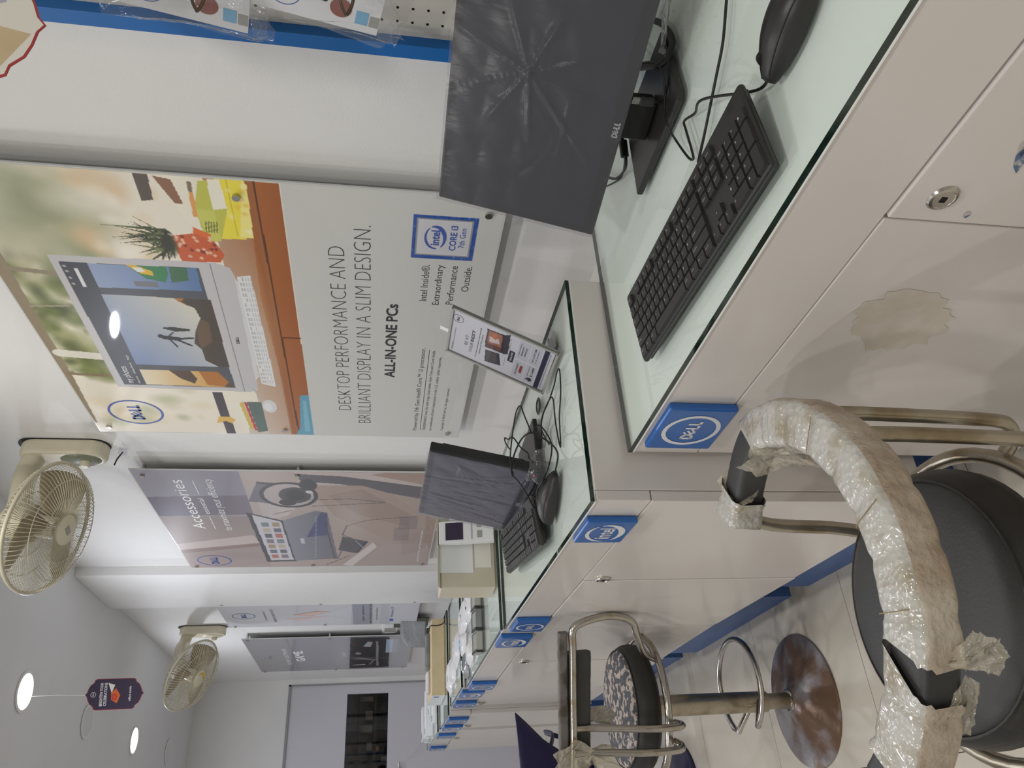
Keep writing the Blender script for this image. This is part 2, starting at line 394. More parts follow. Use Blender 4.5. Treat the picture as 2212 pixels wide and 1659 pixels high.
dl = MB(); W = DY1-DY0
dl.box(-.06, -.012, W+.012, WY1, 0, DT-.018); dl.box(-.06, -.012, WY0, -.012, 0, DT-.018); dl.box(-.06, -.012, WY1, WY0, 0, WZ0); dl.box(-.06, -.012, WY1, WY0, WZ1, DT-.018)
dl.build('door_leaf', M['door'], dr)
fr = MB(); fr.box(-.07, .004, -.012, 0, 0, DT); fr.box(-.07, .004, W, W+.012, 0, DT); fr.box(-.07, .004, W, 0, DT-.018, DT); fr.build('door_frame', M['dooredge'], dr)
MB().box(-.038, -.034, WY1, WY0, WZ0, WZ1).build('door_pane', M['dglass'], dr)
hd = MB(); hd.cyl((-.012,-.80,1.0),(.03,-.80,1.0),.008); hd.cyl((-.012,-.80,1.12),(.03,-.80,1.12),.008); hd.cyl((.03,-.80,.97),(.03,-.80,1.15),.009)
hd.cyl((-.012,-.655,1.115),(.035,-.655,1.115),.008); hd.cyl((.035,-.62,1.115),(.035,-.70,1.115),.008); hd.build('door_handle', M['steel'], dr, smooth=40)
sl = bpy.data.lights.new('storeroom_fill', 'AREA'); sl.size = .2; sl.energy = 9; slo = bpy.data.objects.new('storeroom_fill', sl); COL.objects.link(slo); slo.location = (XB-.4, -.4, 2.5)  # added fill light, no fixture: brightens the clutter behind the door pane
# cluttered shelving behind the pane
sh = thing('storeroom_shelf', 'dark shelf with pale clutter seen through the door window', 'shelf', (XB-.75, -.45, 0))
s_ = MB(); s_.box(-.15,.15,-.6,.45,1.30,1.32); s_.box(-.15,.15,-.6,.45,1.46,1.48); s_.box(-.15,.15,-.6,.45,1.10,1.12); s_.build('shelf_board', M['storewood'], sh)
c_ = MB(); c_.box(-.1,.1,-.02,.30,1.12,1.29); c_.build('dark_shutter', M['storewood'], sh)
for (a, b, z0, z1) in ((.36,.40,1.33,1.45),(.20,.28,1.33,1.40),(.10,.16,1.33,1.44),(-.05,.02,1.33,1.38),(.33,.36,1.12,1.2),(-.14,-.1,1.12,1.25),(-.3,-.2,1.33,1.42)):
    MB().box(-.02,.1,a,b,z0,z1).build('packet', M['carton'], sh, bevel=.006)
MB().cyl((.13,-.04,1.29),(.15,-.04,1.29),.022).build('orange_lid', M['orange'], sh, smooth=40)

# ================================================================ ceiling lights
for i, (x, y, p, c) in enumerate(LAMPS+[(a, b, 0, None) for a, b in DEAD]):
    lit = p > 0
    if i < 2: lb = ['lit ceiling downlight with the hanging card beneath it', 'smaller-looking lit ceiling downlight farther from the hanging card'][i]
    elif lit: lb = 'lit round downlight in the ceiling, %s' % ['mirrored in the computer poster', 'over the aisle near the storeroom door', 'close to the wall above the computer poster', 'above the foreground bar stool', 'above the phone camera', 'opposite the computer poster, by the left wall', 'behind the phone, by the left wall', 'nearest the front wall', 'opposite the laptop poster, by the left wall'][i-2]
    else: lb = ['unlit ceiling downlight beside the hanging card', 'unlit ceiling downlight farthest along the ceiling'][i-len(LAMPS)]
    t = thing('ceiling_light', lb, 'light', (x, y, CEIL), group='ceiling downlights')
    MB().lathe([(.068,-.001),(.080,-.0015),(.082,-.006),(.070,-.007),(.068,-.001)], 32, 0, None, False).build('rim', M['rim'], t, smooth=40)
    MB().lathe([(0.001,-.004),(.069,-.004)], 32, 0, None, False).build('diffuser', M['lamp'] if lit else M['lampoff'], t)
    if lit:
        L = bpy.data.lights.new('lamp', 'AREA'); L.shape = 'DISK'; L.size = .13; L.energy = p; L.color = c
        lo = bpy.data.objects.new('lamp', L); COL.objects.link(lo); lo.location = (0,0,-.009); lo.parent = t

# ================================================================ counter units
def plaque(u, xa, xb, z0, z1, kind, y=0):
    """blue plaque on the fascia: xa > xb local x"""
    p = MB().box(xb, xa, y-.014, y, z0, z1).build('logo_plaque', M['plaque'], u, bevel=.004)
    e = MB(); cxx = (xa+xb)/2; cz_ = (z0+z1)/2; r = min((xa-xb), (z1-z0))*.42
    Mx = Matrix.Translation((0, y-.0146, 0)) @ FRONT
    if kind == 'd': emblem_d(e, cxx, cz_, r, 0, Mx, 0, .15)
    else: emblem_i(e, cxx, cz_, r*1.12, r*.92, 0, Mx, 0)
    flat(e, 'emblem', M['white_print'], p)
M['glassunder'] = thin_glass('counter_glass_under', (255,255,255), .02, ior=1.02)
def unit(name, label, xr, yf, W, dep, h, rot, fas, bottom, rec=.105, prec=.105, doors=(), locks=(), plaques=(), sideplinth=.105):
    u = thing(name, label, 'counter', (xr, yf, 0), rot, 'counter units along the wall')
    c = MB(); c.box(-W, 0, .020, dep, bottom, h-.010); c.build('carcass', M['lam'], u, bevel=.0015)
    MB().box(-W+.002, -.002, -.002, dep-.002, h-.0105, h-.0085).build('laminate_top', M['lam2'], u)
    f = MB(); f.box(-W, 0, 0, .0195, h-fas, h-.0110); f.build('fascia', M['lam'], u, bevel=.002)
    MB().box(-W+.001, -.001, -.0015, .012, h-.0108, h-.0086).build('edge_strip', M['ply'], u)
    g = MB(); x0, x1, y0, y1, z0, z1 = -W, -.001, -.001, dep, h-.0078, h
    g.add([(x0,y0,z1),(x1,y0,z1),(x1,y1,z1),(x0,y1,z1)], [(0,1,2,3)], 0)
    g.add([(x0,y0,z0),(x1,y0,z0),(x1,y1,z0),(x0,y1,z0)], [(3,2,1,0)], 2)
    g.add([(x0,y0,z0),(x1,y0,z0),(x1,y1,z0),(x0,y1,z0),(x0,y0,z1),(x1,y0,z1),(x1,y1,z1),(x0,y1,z1)], [(0,1,5,4),(1,2,6,5),(2,3,7,6),(3,0,4,7)], 1)
    flat(g, 'glass_top', [M['glassface'], M['glassedge'], M['glassunder']], u)
    b = MB(); b.box(-W+.0, -sideplinth, prec, dep-.05, 0.0, bottom+.02); b.build('plinth', M['blue'], u)
    for (xa, xb, zt, zb, yy) in doors:
        MB().box(xb, xa, yy, .0195, zb, zt).build('door', M['lam'], u, bevel=.0018)
    for (x, z) in locks:
        k = MB(); Mk = Matrix.Translation((x, 0, z)) @ Matrix.Rotation(PI/2, 4, 'X')
        k.lathe([(.0175,0),(.0175,.003),(.0155,.0055),(.0125,.0062),(.0118,.0052),(.0,.0052)], 28, 0, Mk, False); lk = k.build('lock', M['steel'], u, smooth=35)
        MB().box(x-.0045, x+.003, -.0058, -.0050, z-.0035, z+.0035).build('keyhole', M['hole'], lk)
    for pl in plaques: plaque(u, *pl)
    return u
b1, b2 = .0186, -.0221
u1 = unit('counter_unit', 'nearest white counter unit, carrying the big monitor and keyboard', .0132, -.6384, 1.15, .625, .8944, b1, .129, .129,
     doors=((-.003, -.562, .7625, .135, -.0025), (-.566, -1.148, .7635, .135, 0.0)), locks=((-.527, .717),), plaques=((-.977, -1.11, .762, .878, 'd'),))
u2 = unit('counter_unit', 'white counter unit under the small film-wrapped monitor and leaning sign', -1.1566, -.7432, .985, .473, .9669, b2, .109, .318,
     doors=((-.002, -.498, .856, .325, 0), (-.501, -.983, .8555, .325, -.002)), locks=((-.484, .813),), plaques=((-.071, -.187, .860, .955, 'i'), (-.845, -.975, .860, .952, 'd')), sideplinth=.26)
u3 = unit('counter_unit', 'third white counter unit, with the grey trays and beige carton on top', -2.146, -.722, .94, .45, .976, 0, .105, .318,
     doors=((-.002, -.47, .869, .325, 0), (-.473, -.938, .868, .325, -.002)), locks=((-.455, .827),), plaques=((-.05, -.18, .872, .966, 'i'), (-.79, -.92, .872, .966, 'd')))
u4 = unit('counter_unit', 'narrow white counter unit strewn with flat white packs', -3.14, -.708, .49, .44, .985, 0, .105, .318,
     doors=((-.002, -.488, .878, .325, 0),), locks=((-.42, .85),), plaques=((-.06, -.19, .881, .975, 'i'), (-.33, -.46, .881, .975, 'd')))
u5 = unit('counter_unit', 'white counter unit under the long brown carton', -3.668, -.738, .49, .47, .992, 0, .105, .318,
     doors=((-.002, -.488, .885, .325, 0),), locks=((-.40, .856),), plaques=((-.07, -.2, .888, .982, 'd'), (-.33, -.46, .888, .982, 'i')))
u6 = unit('counter_unit', 'farthest white counter unit, next to the storeroom door wall', -4.2, -.745, .86, .48, 1.0, 0, .105, .318,
     doors=((-.002, -.428, .893, .325, 0), (-.431, -.858, .892, .325, -.002)), locks=((-.30, .872),), plaques=((-.06, -.19, .896, .99, 'd'), (-.66, -.79, .896, .99, 'i')))
struct(MB().box(-6.0, -1.18, -.24, 0, 0, .80).build('trim_2', M['lam']))

# soiled patch and paint scuffs on the nearest doors (thin stains with a shape of their own)
def blot(parent, pts, m, y=-.0006):
    b = MB(); b.add([(x, y, z) for x, z in pts], [tuple(range(len(pts)))]); return flat(b, 'stain', m, parent)
M['stain'] = mat('tan_stain', (205,196,181), .45, noise=(30,(211,203,193),.4,.6)); M['bluescuff'] = mat('blue_scuff', (92,112,142), .6, noise=(90,(190,184,178),.48,.56))
rr = random.Random(5); pts = []
for k in range(40):
    a = 2*PI*k/40; q = 1+rr.uniform(-.13,.13); pts.append((-.752+.062*math.cos(a)*q+.018*math.sin(a), .622+.075*math.sin(a)*q))
blot(u1, pts, M['stain'])
for (x, z, w_, h_, an) in ((-.468,.668,.020,.006,.5),(-.455,.676,.012,.004,.6),(-.449,.668,.012,.003,.2),(-.548,.671,.006,.004,.3)):
    blot(u1, [(x+math.cos(an)*a*w_-math.sin(an)*c*h_, z+math.sin(an)*a*w_+math.cos(an)*c*h_) for a, c in ((-1,0),(-.3,-1),(.6,-.7),(1,.1),(.4,.9),(-.4,.8))], M['bluescuff'], -.0031)
# ================================================================ wall posters
K = (1.225-.04)/(1.225-.02)
def poster(label, xl, xr, zt, zb, cv, inks, bolts, logo=None):
    xl, xr = xl*K, xr*K; zt, zb = 1.32+(zt-1.32)*K, 1.32+(zb-1.32)*K
    t = thing('wall_poster', label, 'poster', (xl, 0, zb), group='acrylic posters on the wall')
    W = xr-xl; H = zt-zb
    MB().box(0, W, -.039, -.034, 0, H).build('acrylic_panel', M['acryl'], t, bevel=.0008)
    cv.mesh('print', (.004, W-.004), (H-.004, .004), -.0393, t, M['print'])
    Mx = Matrix(((W,0,0,0),(0,0,-1,-.0397),(0,-H,0,H),(0,0,0,1)))     # (u, v, lift) -> local
    for name, mt, fn in inks:
        for f1 in (fn if isinstance(fn, list) else [fn]): b = MB(); f1(b, Mx); flat(b, name, mt, t)
    for u, v in bolts:
        b = MB(); x, z = u*W, H*(1-v)
        b.cyl((x,-.034,z),(x,0,z),.007,n=12); b.cyl((x,-.046,z),(x,-.039,z),.0085,n=16); b.build('standoff_bolt', M['steel'], t, smooth=40)
    return t
def TX(s, u0, u1, v0, v1, off=0.0):
    # v0 = top, v1 = bottom : text is fitted upright (v grows downwards)
    def f(b, Mx):
        text(b, s, u0, u1, 0, 1, Mx @ Matrix(((1,0,0,0),(0,v0-v1,0,v1),(0,0,1,0),(0,0,0,1))), 0, off)
    return f
def seq(*fs): return list(fs)
def LINE(u0, v0, u1, v1, th=.002):
    return lambda b, Mx: b.add([(u0,v0-th/2,0),(u1,v1-th/2,0),(u1,v1+th/2,0),(u0,v0+th/2,0)], [(0,3,2,1)], 0, Mx)
def LOGO(u, v, ru, rv, wd=.09):
    def f(b, Mx):
        M2 = Mx @ Matrix(((ru,0,0,u),(0,-rv,0,v),(0,0,1,0),(0,0,0,1)))
        emblem_d(b, 0, 0, 1, 0, M2, .0002, wd)
    return f
def ILOGO(u, v, ru, rv):
    def f(b, Mx):
        emblem_i(b, 0, 0, 1, 1, 0, Mx @ Matrix(((ru,0,0,u),(0,-rv,0,v),(0,0,1,0),(0,0,0,1))), .0002)
    return f
# ---- poster 1 : desktop computer advertisement
c = Cv(560, 560, (205,204,200)); G = [(120,130,70),(92,106,58),(150,156,104),(178,178,136),(70,78,50)]
c.rect(0,1,0,.58,(236,228,212))
blobs(c, 90, .30, .76, .02, .125, .012, .05, G, .55, .8); blobs(c, 60, .70, 1.0, .0, .24, .03, .09, [(150,158,120),(126,132,100),(190,190,160),(214,204,180)], .5, 1.0)
blobs(c, 25, .74, 1.0, .20, .36, .02, .06, [(240,232,214),(222,192,150),(244,238,224)], .6); blobs(c, 22, .02, .25, .03, .3, .02, .05, [(206,196,160),(150,160,110),(238,228,208),(226,206,166)], .45)
c.poly([(.05,0),(.3,-.01),(.74,0),(.79,.028),(.29,.017),(.05,.006)], (150,136,112)); c.line((.712,.02),(.702,.11),.014,(150,138,116)); c.line((.307,.01),(.302,.11),.012,(140,124,98)); c.line((.584,.02),(.591,.1),.005,(170,160,140)); c.line((.40,.02),(.39,.105),.03,(228,224,212))
c.poly([(.93,.328),(1,.328),(1,.353),(.935,.349)], (94,82,74)); c.poly([(.235,.335),(.235,.36),(0,.361),(0,.336)], (72,62,66))
c.grad([(0,.445),(1,.445),(1,.52),(0,.525)], (206,190,176), (170,112,72), .15, 1)                         # table top going out of focus
c.grad([(0,.518),(.32,.518),(.645,.506),(.89,.515),(1,.515),(1,.577),(0,.58)], (172,104,52), (160,92,46), 0, 1)
c.rect(0,1,.515,.532,(150,92,54),.5); c.line((0,.538),(1,.533),.004,(84,46,26)); c.line((.5,.537),(.5,.579),.004,(90,46,26))
c.ell(.62,.53,.5,.006,(176,120,70),1,.5)
c.ell(.5,.49,.36,.045,(196,170,148),1,.6)
# shelf things, right
c.poly([(.86,.405),(1,.36),(1,.43),(.86,.43)], (238,232,214)); c.poly([(.996,.36),(.99,.39),(.93,.40),(.93,.385)], (120,70,40),.8)
c.poly([(.838,.452),(.841,.500),(1,.517),(1,.466)], (238,222,70)); c.poly([(.845,.49),(.846,.515),(.99,.52),(1,.512)], (244,232,140)); c.rect(.85,1,.484,.486,(200,180,40))
blobs(c, 14, .86, .99, .465, .515, .006, .014, [(240,170,150),(250,246,220),(236,180,60)], .5)
c.poly([(.992,.436),(.994,.458),(.926,.478),(.832,.452),(.824,.424),(.92,.418)], (196,196,84)); c.poly([(.998,.452),(.998,.474),(.925,.477),(.919,.451)], (240,236,218)); c.poly([(.92,.418),(.832,.43),(.832,.452),(.915,.452)], (206,206,100))
for k in range(5): c.line((.885-.007*0,.432+.005*k),(.856,.428+.005*k),.0022,(90,90,40))
c.line((.985,.420),(.90,.416),.008,(226,160,90)); c.line((.985,.420),(.965,.419),.007,(120,116,110)); c.poly([(.868,.405),(.85,.435),(.80,.43),(.83,.40)], (222,110,50))
c.poly([(.838,.357),(.850,.405),(.83,.438),(.79,.452),(.765,.44),(.763,.365)], (204,96,50))
for _ in range(26):
    u, v = rng.uniform(.775,.84), rng.uniform(.365,.44); c.poly([(u-.006,v),(u,v-.005),(u+.006,v),(u,v+.004)], (240,206,180) if _ % 3 else (120,44,24), .8)
for a in range(46):
    th = rng.uniform(PI*.62, PI*1.52); L = rng.uniform(.045,.095); bu, bv = .825+rng.uniform(-.03,.035), .345+rng.uniform(-.02,.015)
    tu, tv = bu-L*.75*math.sin(th-PI), bv+L*math.cos(th-PI)*-1*.9 if False else bv-L*abs(math.cos(th-PI))*1.0
    n = .0045; cc = [(58,64,38),(74,84,46),(44,48,32),(110,120,72)][a % 4]
    c.poly([(bu-n,bv+n),(bu+n,bv),(tu,tv)], cc)
c.ell(.815,.350,.045,.02,(52,56,36),.6)
# left things
c.poly([(.0,.40),(.186,.40),(.19,.45),(.0,.452)], (206,196,180)); c.poly([(.03,.39),(.18,.372),(.183,.40),(.04,.405)], (236,232,214)); c.poly([(.03,.405),(.18,.395),(.183,.405),(.03,.416)], (214,186,90)); c.poly([(.02,.417),(.184,.408),(.184,.414),(.02,.424)], (190,60,60)); c.poly([(.01,.425),(.186,.415),(.187,.452),(.02,.452)], (92,110,104))
c.poly([(.06,.318),(.10,.33),(.10,.36),(.085,.372),(.06,.36),(.075,.345)], (224,180,86))
# computer
c.poly([(.762,.111),(.249,.110),(.24,.43),(.25,.453),(.722,.462),(.75,.455),(.763,.43)], (196,194,196)); c.rect(.242,.76,.4175,.4195,(120,118,120)); c.poly([(.30,.452),(.72,.46),(.70,.466),(.32,.464)], (214,214,216))
c.poly([(.740,.126),(.262,.128),(.259,.397),(.744,.393)], (84,86,92)); c.rect(.262,.742,.127,.180,(74,76,84))
c.grad([(.638,.178),(.360,.180),(.360,.395),(.637,.399)], (120,140,180), (232,222,196), .45, 1)
c.poly([(.625,.330),(.637,.322),(.637,.36),(.60,.375),(.612,.345)], (178,120,60)); c.poly([(.360,.372),(.388,.345),(.437,.345),(.462,.333),(.514,.345),(.565,.365),(.601,.36),(.625,.335),(.637,.345),(.637,.400),(.360,.397)], (78,68,58)); c.poly([(.44,.345),(.51,.347),(.56,.366),(.55,.38),(.47,.375)], (120,92,66),.7)
c.line((.482,.272),(.478,.30),.016,(44,42,44)); c.ell(.487,.264,.008,.007,(44,42,44)); c.line((.478,.30),(.484,.333),.007,(44,42,44)); c.line((.474,.298),(.452,.325),.007,(44,42,44)); c.line((.48,.28),(.445,.292),.005,(44,42,44)); c.line((.486,.28),(.505,.295),.004,(44,42,44))
c.poly([(.524,.278),(.519,.274),(.508,.30),(.512,.333),(.520,.334),(.526,.30)], (50,52,44))
c.grad([(.740,.180),(.662,.180),(.666,.387),(.743,.388)], (150,164,196), (92,124,168), 0, 1); c.poly([(.742,.252),(.70,.282),(.690,.318),(.72,.33),(.743,.33)], (60,130,84)); c.poly([(.742,.252),(.716,.275),(.71,.30),(.725,.30),(.742,.27)], (224,184,50)); c.poly([(.72,.27),(.735,.262),(.735,.28),(.722,.286)], (230,230,226)); c.poly([(.742,.335),(.69,.33),(.70,.366),(.742,.37)], (70,112,80)); c.rect(.672,.69,.255,.30,(120,120,126))
c.grad([(.336,.181),(.265,.181),(.261,.395),(.336,.361)], (226,214,186), (206,146,56), 0, 1); c.poly([(.336,.25),(.30,.27),(.275,.30),(.30,.31),(.336,.30)], (84,64,46)); c.poly([(.336,.32),(.27,.33),(.262,.395),(.336,.365)], (176,112,36)); c.poly([(.29,.385),(.263,.37),(.261,.396)], (92,78,60))
c.rect(.662,.722,.149,.157,(226,226,228))
for k, uu in enumerate((.728,.712,.69,.67)): c.ell(uu,.133,.004,.003,(170,172,178))
c.poly([(.721,.466),(.728,.494),(.27,.500),(.284,.466)], (226,226,226))
for k in range(5):
    for q in range(24):
        if rng.random() < .93: c.line((.29+q*.0182,.4705+k*.0055),(.29+q*.0182+.011,.4705+k*.0055),.0022,(186,186,190))
c.ell(.165,.472,.035,.019,(214,214,216)); c.ell(.16,.468,.024,.010,(228,228,230)); c.line((.2,.455),(.26,.44),.003,(180,180,186))
c.poly([(.228,.556),(.232,.5795),(0,.5795),(0,.53),(.05,.545)], (96,160,186)); c.poly([(.2,.562),(.2,.57),(.02,.57),(.02,.555)], (140,190,208),.7)
c.rect(0,1,.5795,1,(206,205,201))
# processor badge field
c.rect(.815,.944,.824,.952,(52,86,160))
for _ in range(130):
    u, v = rng.uniform(.817,.942), rng.uniform(.826,.950); c.rect(u, min(u+rng.uniform(.002,.014), .943), v, v+.0022, (92,140,206) if _ % 2 else (38,62,128), .9)
c.rect(.826,.935,.831,.944,(150,150,156)); c.rect(.830,.931,.834,.941,(214,213,216)); c.rect(.833,.928,.836,.939,(206,205,210))
poster('big square poster of a desktop computer on a wooden table, nearest the camera', -2.3353, -1.1793, 2.2248, 1.0588, c, [
  ('text_line', M['ink'], seq(TX('DESKTOP PERFORMANCE AND', .157, .834, .655, .688, -.022), TX('BRILLIANT DISPLAY IN A SLIM DESIGN.', .085, .90, .707, .741, -.022))),
  ('product_line', M['ink_d'], TX('ALL-IN-ONE PCs', .337, .651, .775, .802, .025)),
  ('text_line', M['ink'], seq(TX('Powered by 7th Gen Intel® Core™ i3 processor.', .046, .480, .861, .876), LINE(.05,.883,.472,.883,.0015), TX('TRADEMARKS: Intel, the Intel Logo, Intel Inside, Intel Core and Core Inside', .046, .469, .890, .900), TX('are trademarks of Intel Corporation in the U.S. and/or other countries.', .046, .442, .908, .918), TX('Copyright © 2018 Dell Inc. All rights reserved.', .048, .291, .942, .951),
      TX('Intel Inside®.', .668, .793, .846, .863), TX('Extraordinary', .656, .795, .876, .896), TX('Performance', .660, .794, .906, .922), TX('Outside.', .709, .795, .936, .952))),
  ('blue_logo', M['blueink'], LOGO(.117, .122, .066, .069, .085)),
  ('badge_text', M['blueink'], seq(ILOGO(.878, .868, .034, .022), TX('CORE i3', .842, .916, .897, .911, .02), TX('7th Gen', .851, .909, .916, .928))),
  ('screen_text', M['whiteink'], seq(TX('my photos', .272, .350, .140, .160), TX('albums   slideshow   tags', .27, .40, .166, .173))),
  ('computer_lettering', M['ink_d'], TX('DELL', .468, .496, .430, .437, .03)),
 ], [(.034,.032),(.034,.499),(.032,.965),(.955,.032),(.955,.498),(.953,.966)])
# ---- poster 2 : accessories
c = Cv(320, 330, (160,146,140)); c.grad(None, (158,154,166), (196,178,166), -.5, .9)
c.grad([(1,0),(.73,0),(.72,.4),(1,.4)], (164,160,168), (150,146,158), 0, 1); c.grad([(.78,0),(.60,0),(.62,.33),(.80,.35)], (112,104,122), (132,120,130), .1, 1)
c.grad([(.0,0),(.60,0),(.60,.34),(0,.34)], (184,166,158), (160,146,140), .8, .5); c.poly([(.30,0),(.40,.30),(.30,.32),(.19,0)], (206,192,182)); c.poly([(.23,0),(.19,0),(.27,.31),(.31,.315)], (140,116,108),.8)
c.grad([(0,.33),(1,.33),(1,1),(0,1)], (196,182,172), (172,150,136), -.3, 1)
c.poly([(1,.50),(1,1),(.86,1),(.80,.75),(.88,.52)], (206,192,184)); c.poly([(.983,.50),(.965,.66),(.88,.93),(.76,.96),(.83,.80),(.90,.65),(.92,.52)], (98,94,100)); c.poly([(.78,.95),(.9,.93),(.98,.75),(1,.8),(1,1),(.7,1)], (176,150,136))
c.poly([(.89,.53),(.89,.72),(.82,.82),(.64,.93),(.45,.94),(.36,.80),(.60,.62),(.76,.57)], (178,156,142)); c.poly([(.80,.60),(.86,.72),(.62,.90),(.48,.90),(.62,.70)], (160,136,122),.7); c.poly([(.56,.37),(.61,.45),(.78,.53),(.86,.47),(.74,.40)], (214,202,194))
c.poly([(.917,.376),(.90,.46),(.727,.405),(.741,.326)], (116,112,124)); c.poly([(.917,.376),(.90,.46),(.885,.45),(.90,.37)], (72,68,78)); c.poly([(.74,.36),(.70,.42),(.57,.42),(.6,.36)], (206,196,192),.8)
for (u, v, r) in ((.80,.47,.115),(.80,.47,.098)): c.ell(u,v,r,r*.86,(60,58,64) if r > .1 else (196,184,178))
c.ell(.80,.49,.07,.055,(70,68,74)); c.ell(.80,.49,.045,.034,(44,42,48)); c.ell(.89,.54,.05,.03,(62,60,66)); c.ell(.83,.54,.013,.012,(220,220,222)); c.ell(.735,.46,.03,.03,(48,46,52))
for a, b in (((.76,.52),(.77,.68)),((.77,.68),(.74,.80)),((.70,.54),(.735,.80)),((.62,.40),(.66,.47)),((.10,.61),(.20,.63)),((.02,.56),(.14,.66)),((.33,.70),(.40,.64)),((.40,.64),(.50,.66)),((.50,.66),(.56,.74)),((.56,.74),(.60,.92))): c.line(a,b,.005,(64,60,66),.85)
c.poly([(.64,.305),(.07,.318),(.075,.44),(.555,.428)], (62,60,68)); c.poly([(.615,.322),(.09,.335),(.095,.428),(.545,.418)], (214,212,214))
for k in range(7):
    for q in range(2): c.rect(.12+k*.062,.165+k*.062,.345+q*.038,.372+q*.038,[(190,92,80),(84,88,110),(170,140,96),(120,104,110),(70,70,80),(196,176,150),(104,124,120)][(k+3*q) % 7], .85)
c.grad([(.555,.425),(.655,.548),(.638,.592),(.108,.612),(.08,.435)], (142,142,152), (108,108,118), 0, 1); c.poly([(.372,.500),(.63,.566),(.63,.592),(.398,.585)], (58,66,120)); c.line((.1,.6),(.64,.575),.006,(70,68,74)); c.line((.12,.52),(.60,.55),.004,(176,176,184),.6); c.rect(.30,.36,.475,.49,(206,204,206))
c.poly([(.382,.640),(.326,.726),(.176,.686),(.215,.618)], (72,70,76)); c.poly([(.326,.726),(.176,.686),(.18,.70),(.32,.742)], (48,46,52)); c.line((.33,.69),(.24,.72),.006,(150,150,156))
c.poly([(.31,.76),(.25,.775),(.0,.67),(.02,.63),(.27,.745)], (222,212,204)); c.poly([(0,.7),(.28,.80),(.3,1),(0,1)], (184,166,156),.8); c.rect(.33,.48,.84,.90,(110,100,104),.35); c.rect(.46,.60,.86,.93,(96,90,100),.35)
c.ell(.6,.68,.3,.08,(206,196,186),1,.5)
c.im *= np.array([.90,.895,.915])
poster('second square poster, of computer accessories on a sofa, beside the cream fan', -3.7528, -2.6263, 2.2142, 1.0734, c, [
  ('text_line', M['whiteink'], seq(TX('Accessories', .474, .924, .102, .143, .0), TX('essential', .623, .768, .163, .182), TX('to maximize your efficiency', .454, .934, .206, .243, -.005), LINE(.92,.176,.80,.176,.0022), LINE(.60,.175,.471,.175,.0022), TX('accessories for your screen and desk', .05, .447, .944, .956))),
  ('blue_logo', M['blueink'], LOGO(.096, .110, .066, .068, .08)),
 ], [(.957,.032),(.965,.512),(.025,.028),(.027,.503),(.025,.972),(.965,.972)])
# ---- poster 3 : thin laptop
c = Cv(120, 240, (206,206,212)); c.poly([(.473,.343),(.615,.477),(.572,.543),(.411,.439)], (206,160,146)); c.poly([(.47,.36),(.59,.49),(.565,.53),(.43,.435)], (222,190,178)); c.poly([(.473,.343),(.478,.343),(.62,.477),(.572,.543),(.568,.54),(.61,.477)], (96,66,62)); c.poly([(.325,.31),(.418,.529),(.40,.535),(.23,.372)], (220,190,186)); c.line((.41,.53),(.32,.31),.01,(170,140,140)); c.line((.56,.54),(.85,.66),.008,(190,190,204)); c.line((.41,.53),(.25,.64),.008,(180,180,196))
c.rect(0,1,.655,.762,(170,170,184)); c.rect(0,1,.762,.80,(214,214,220))
poster('narrow white poster of a thin pink laptop, right of the small far fan', -4.93, -4.3669, 2.2136, 1.0727, c, [
  ('text_line', M['ink'], seq(TX('STUNNING', .27, .64, .204, .214, .01), TX('INSIDE AND OUT', .20, .73, .244, .258, .01), TX('NEW INSPIRON', .17, .80, .705, .716, .01), TX('MAKE THE WORLD YOUR STAGE', .06, .87, .743, .753, .01), TX('intel inside windows', .2, .7, .775, .785))),
  ('blue_print', M['blueink'], seq(LOGO(.465, .103, .118, .058, .07), TX('Windows 10', .30, .72, .853, .868, .01), LINE(.13,.86,.23,.86,.02))),
 ], [(.94,.033),(.906,.503),(.05,.502),(.05,.033),(.92,.969)])
# ---- poster 4 : gaming
c = Cv(170, 240, (134,132,136)); c.grad(None, (126,124,130), (160,160,166), 0, 1); c.rect(0,1,.242,.262,(112,110,116),.6); c.ell(.45,.57,.6,.09,(170,170,176),1,.6); c.poly([(.978,.626),(.97,.862),(.05,.872),(.03,.600)], (52,50,54))
c.poly([(.72,.70),(.86,.73),(.84,.76),(.70,.745)], (180,180,184)); c.poly([(.5,.645),(.56,.66),(.52,.69),(.48,.675)], (170,170,174)); c.poly([(.34,.63),(.40,.67),(.30,.80),(.27,.79)], (150,148,152),.8); c.line((.14,.635),(.15,.70),.02,(206,206,210)); c.line((.15,.74),(.30,.77),.012,(140,140,146)); c.line((.847,.787),(.10,.793),.016,(150,150,154)); c.poly([(.36,.57),(.42,.62),(.36,.87),(.33,.86)], (120,118,122),.5)
c.rect(.52,.9,.842,.915,(196,206,226)); c.rect(.1,.9,.885,1,(168,168,172),.7); c.ell(.78,.64,.06,.01,(90,50,44))
poster('dark grey gaming poster near the storeroom door', -6.335, -5.246, 2.19, 1.075, c, [
  ('text_line', M['whiteink'], seq(TX("DON'T JUST PLAY.", .235, .73, .200, .232, .0), TX('GAME.', .33, .65, .262, .322, .03), TX('G SERIES', .42, .56, .565, .585))),
  ('pale_logo', M['greyink'], LOGO(.482, .103, .07, .058, .06)), ('sticker', M['lightblue'], TX('intel CORE i5 i7', .54, .88, .848, .862, .01)),
 ], [(.97,.03),(.97,.503),(.02,.027),(.02,.505),(.03,.967),(.97,.967)])
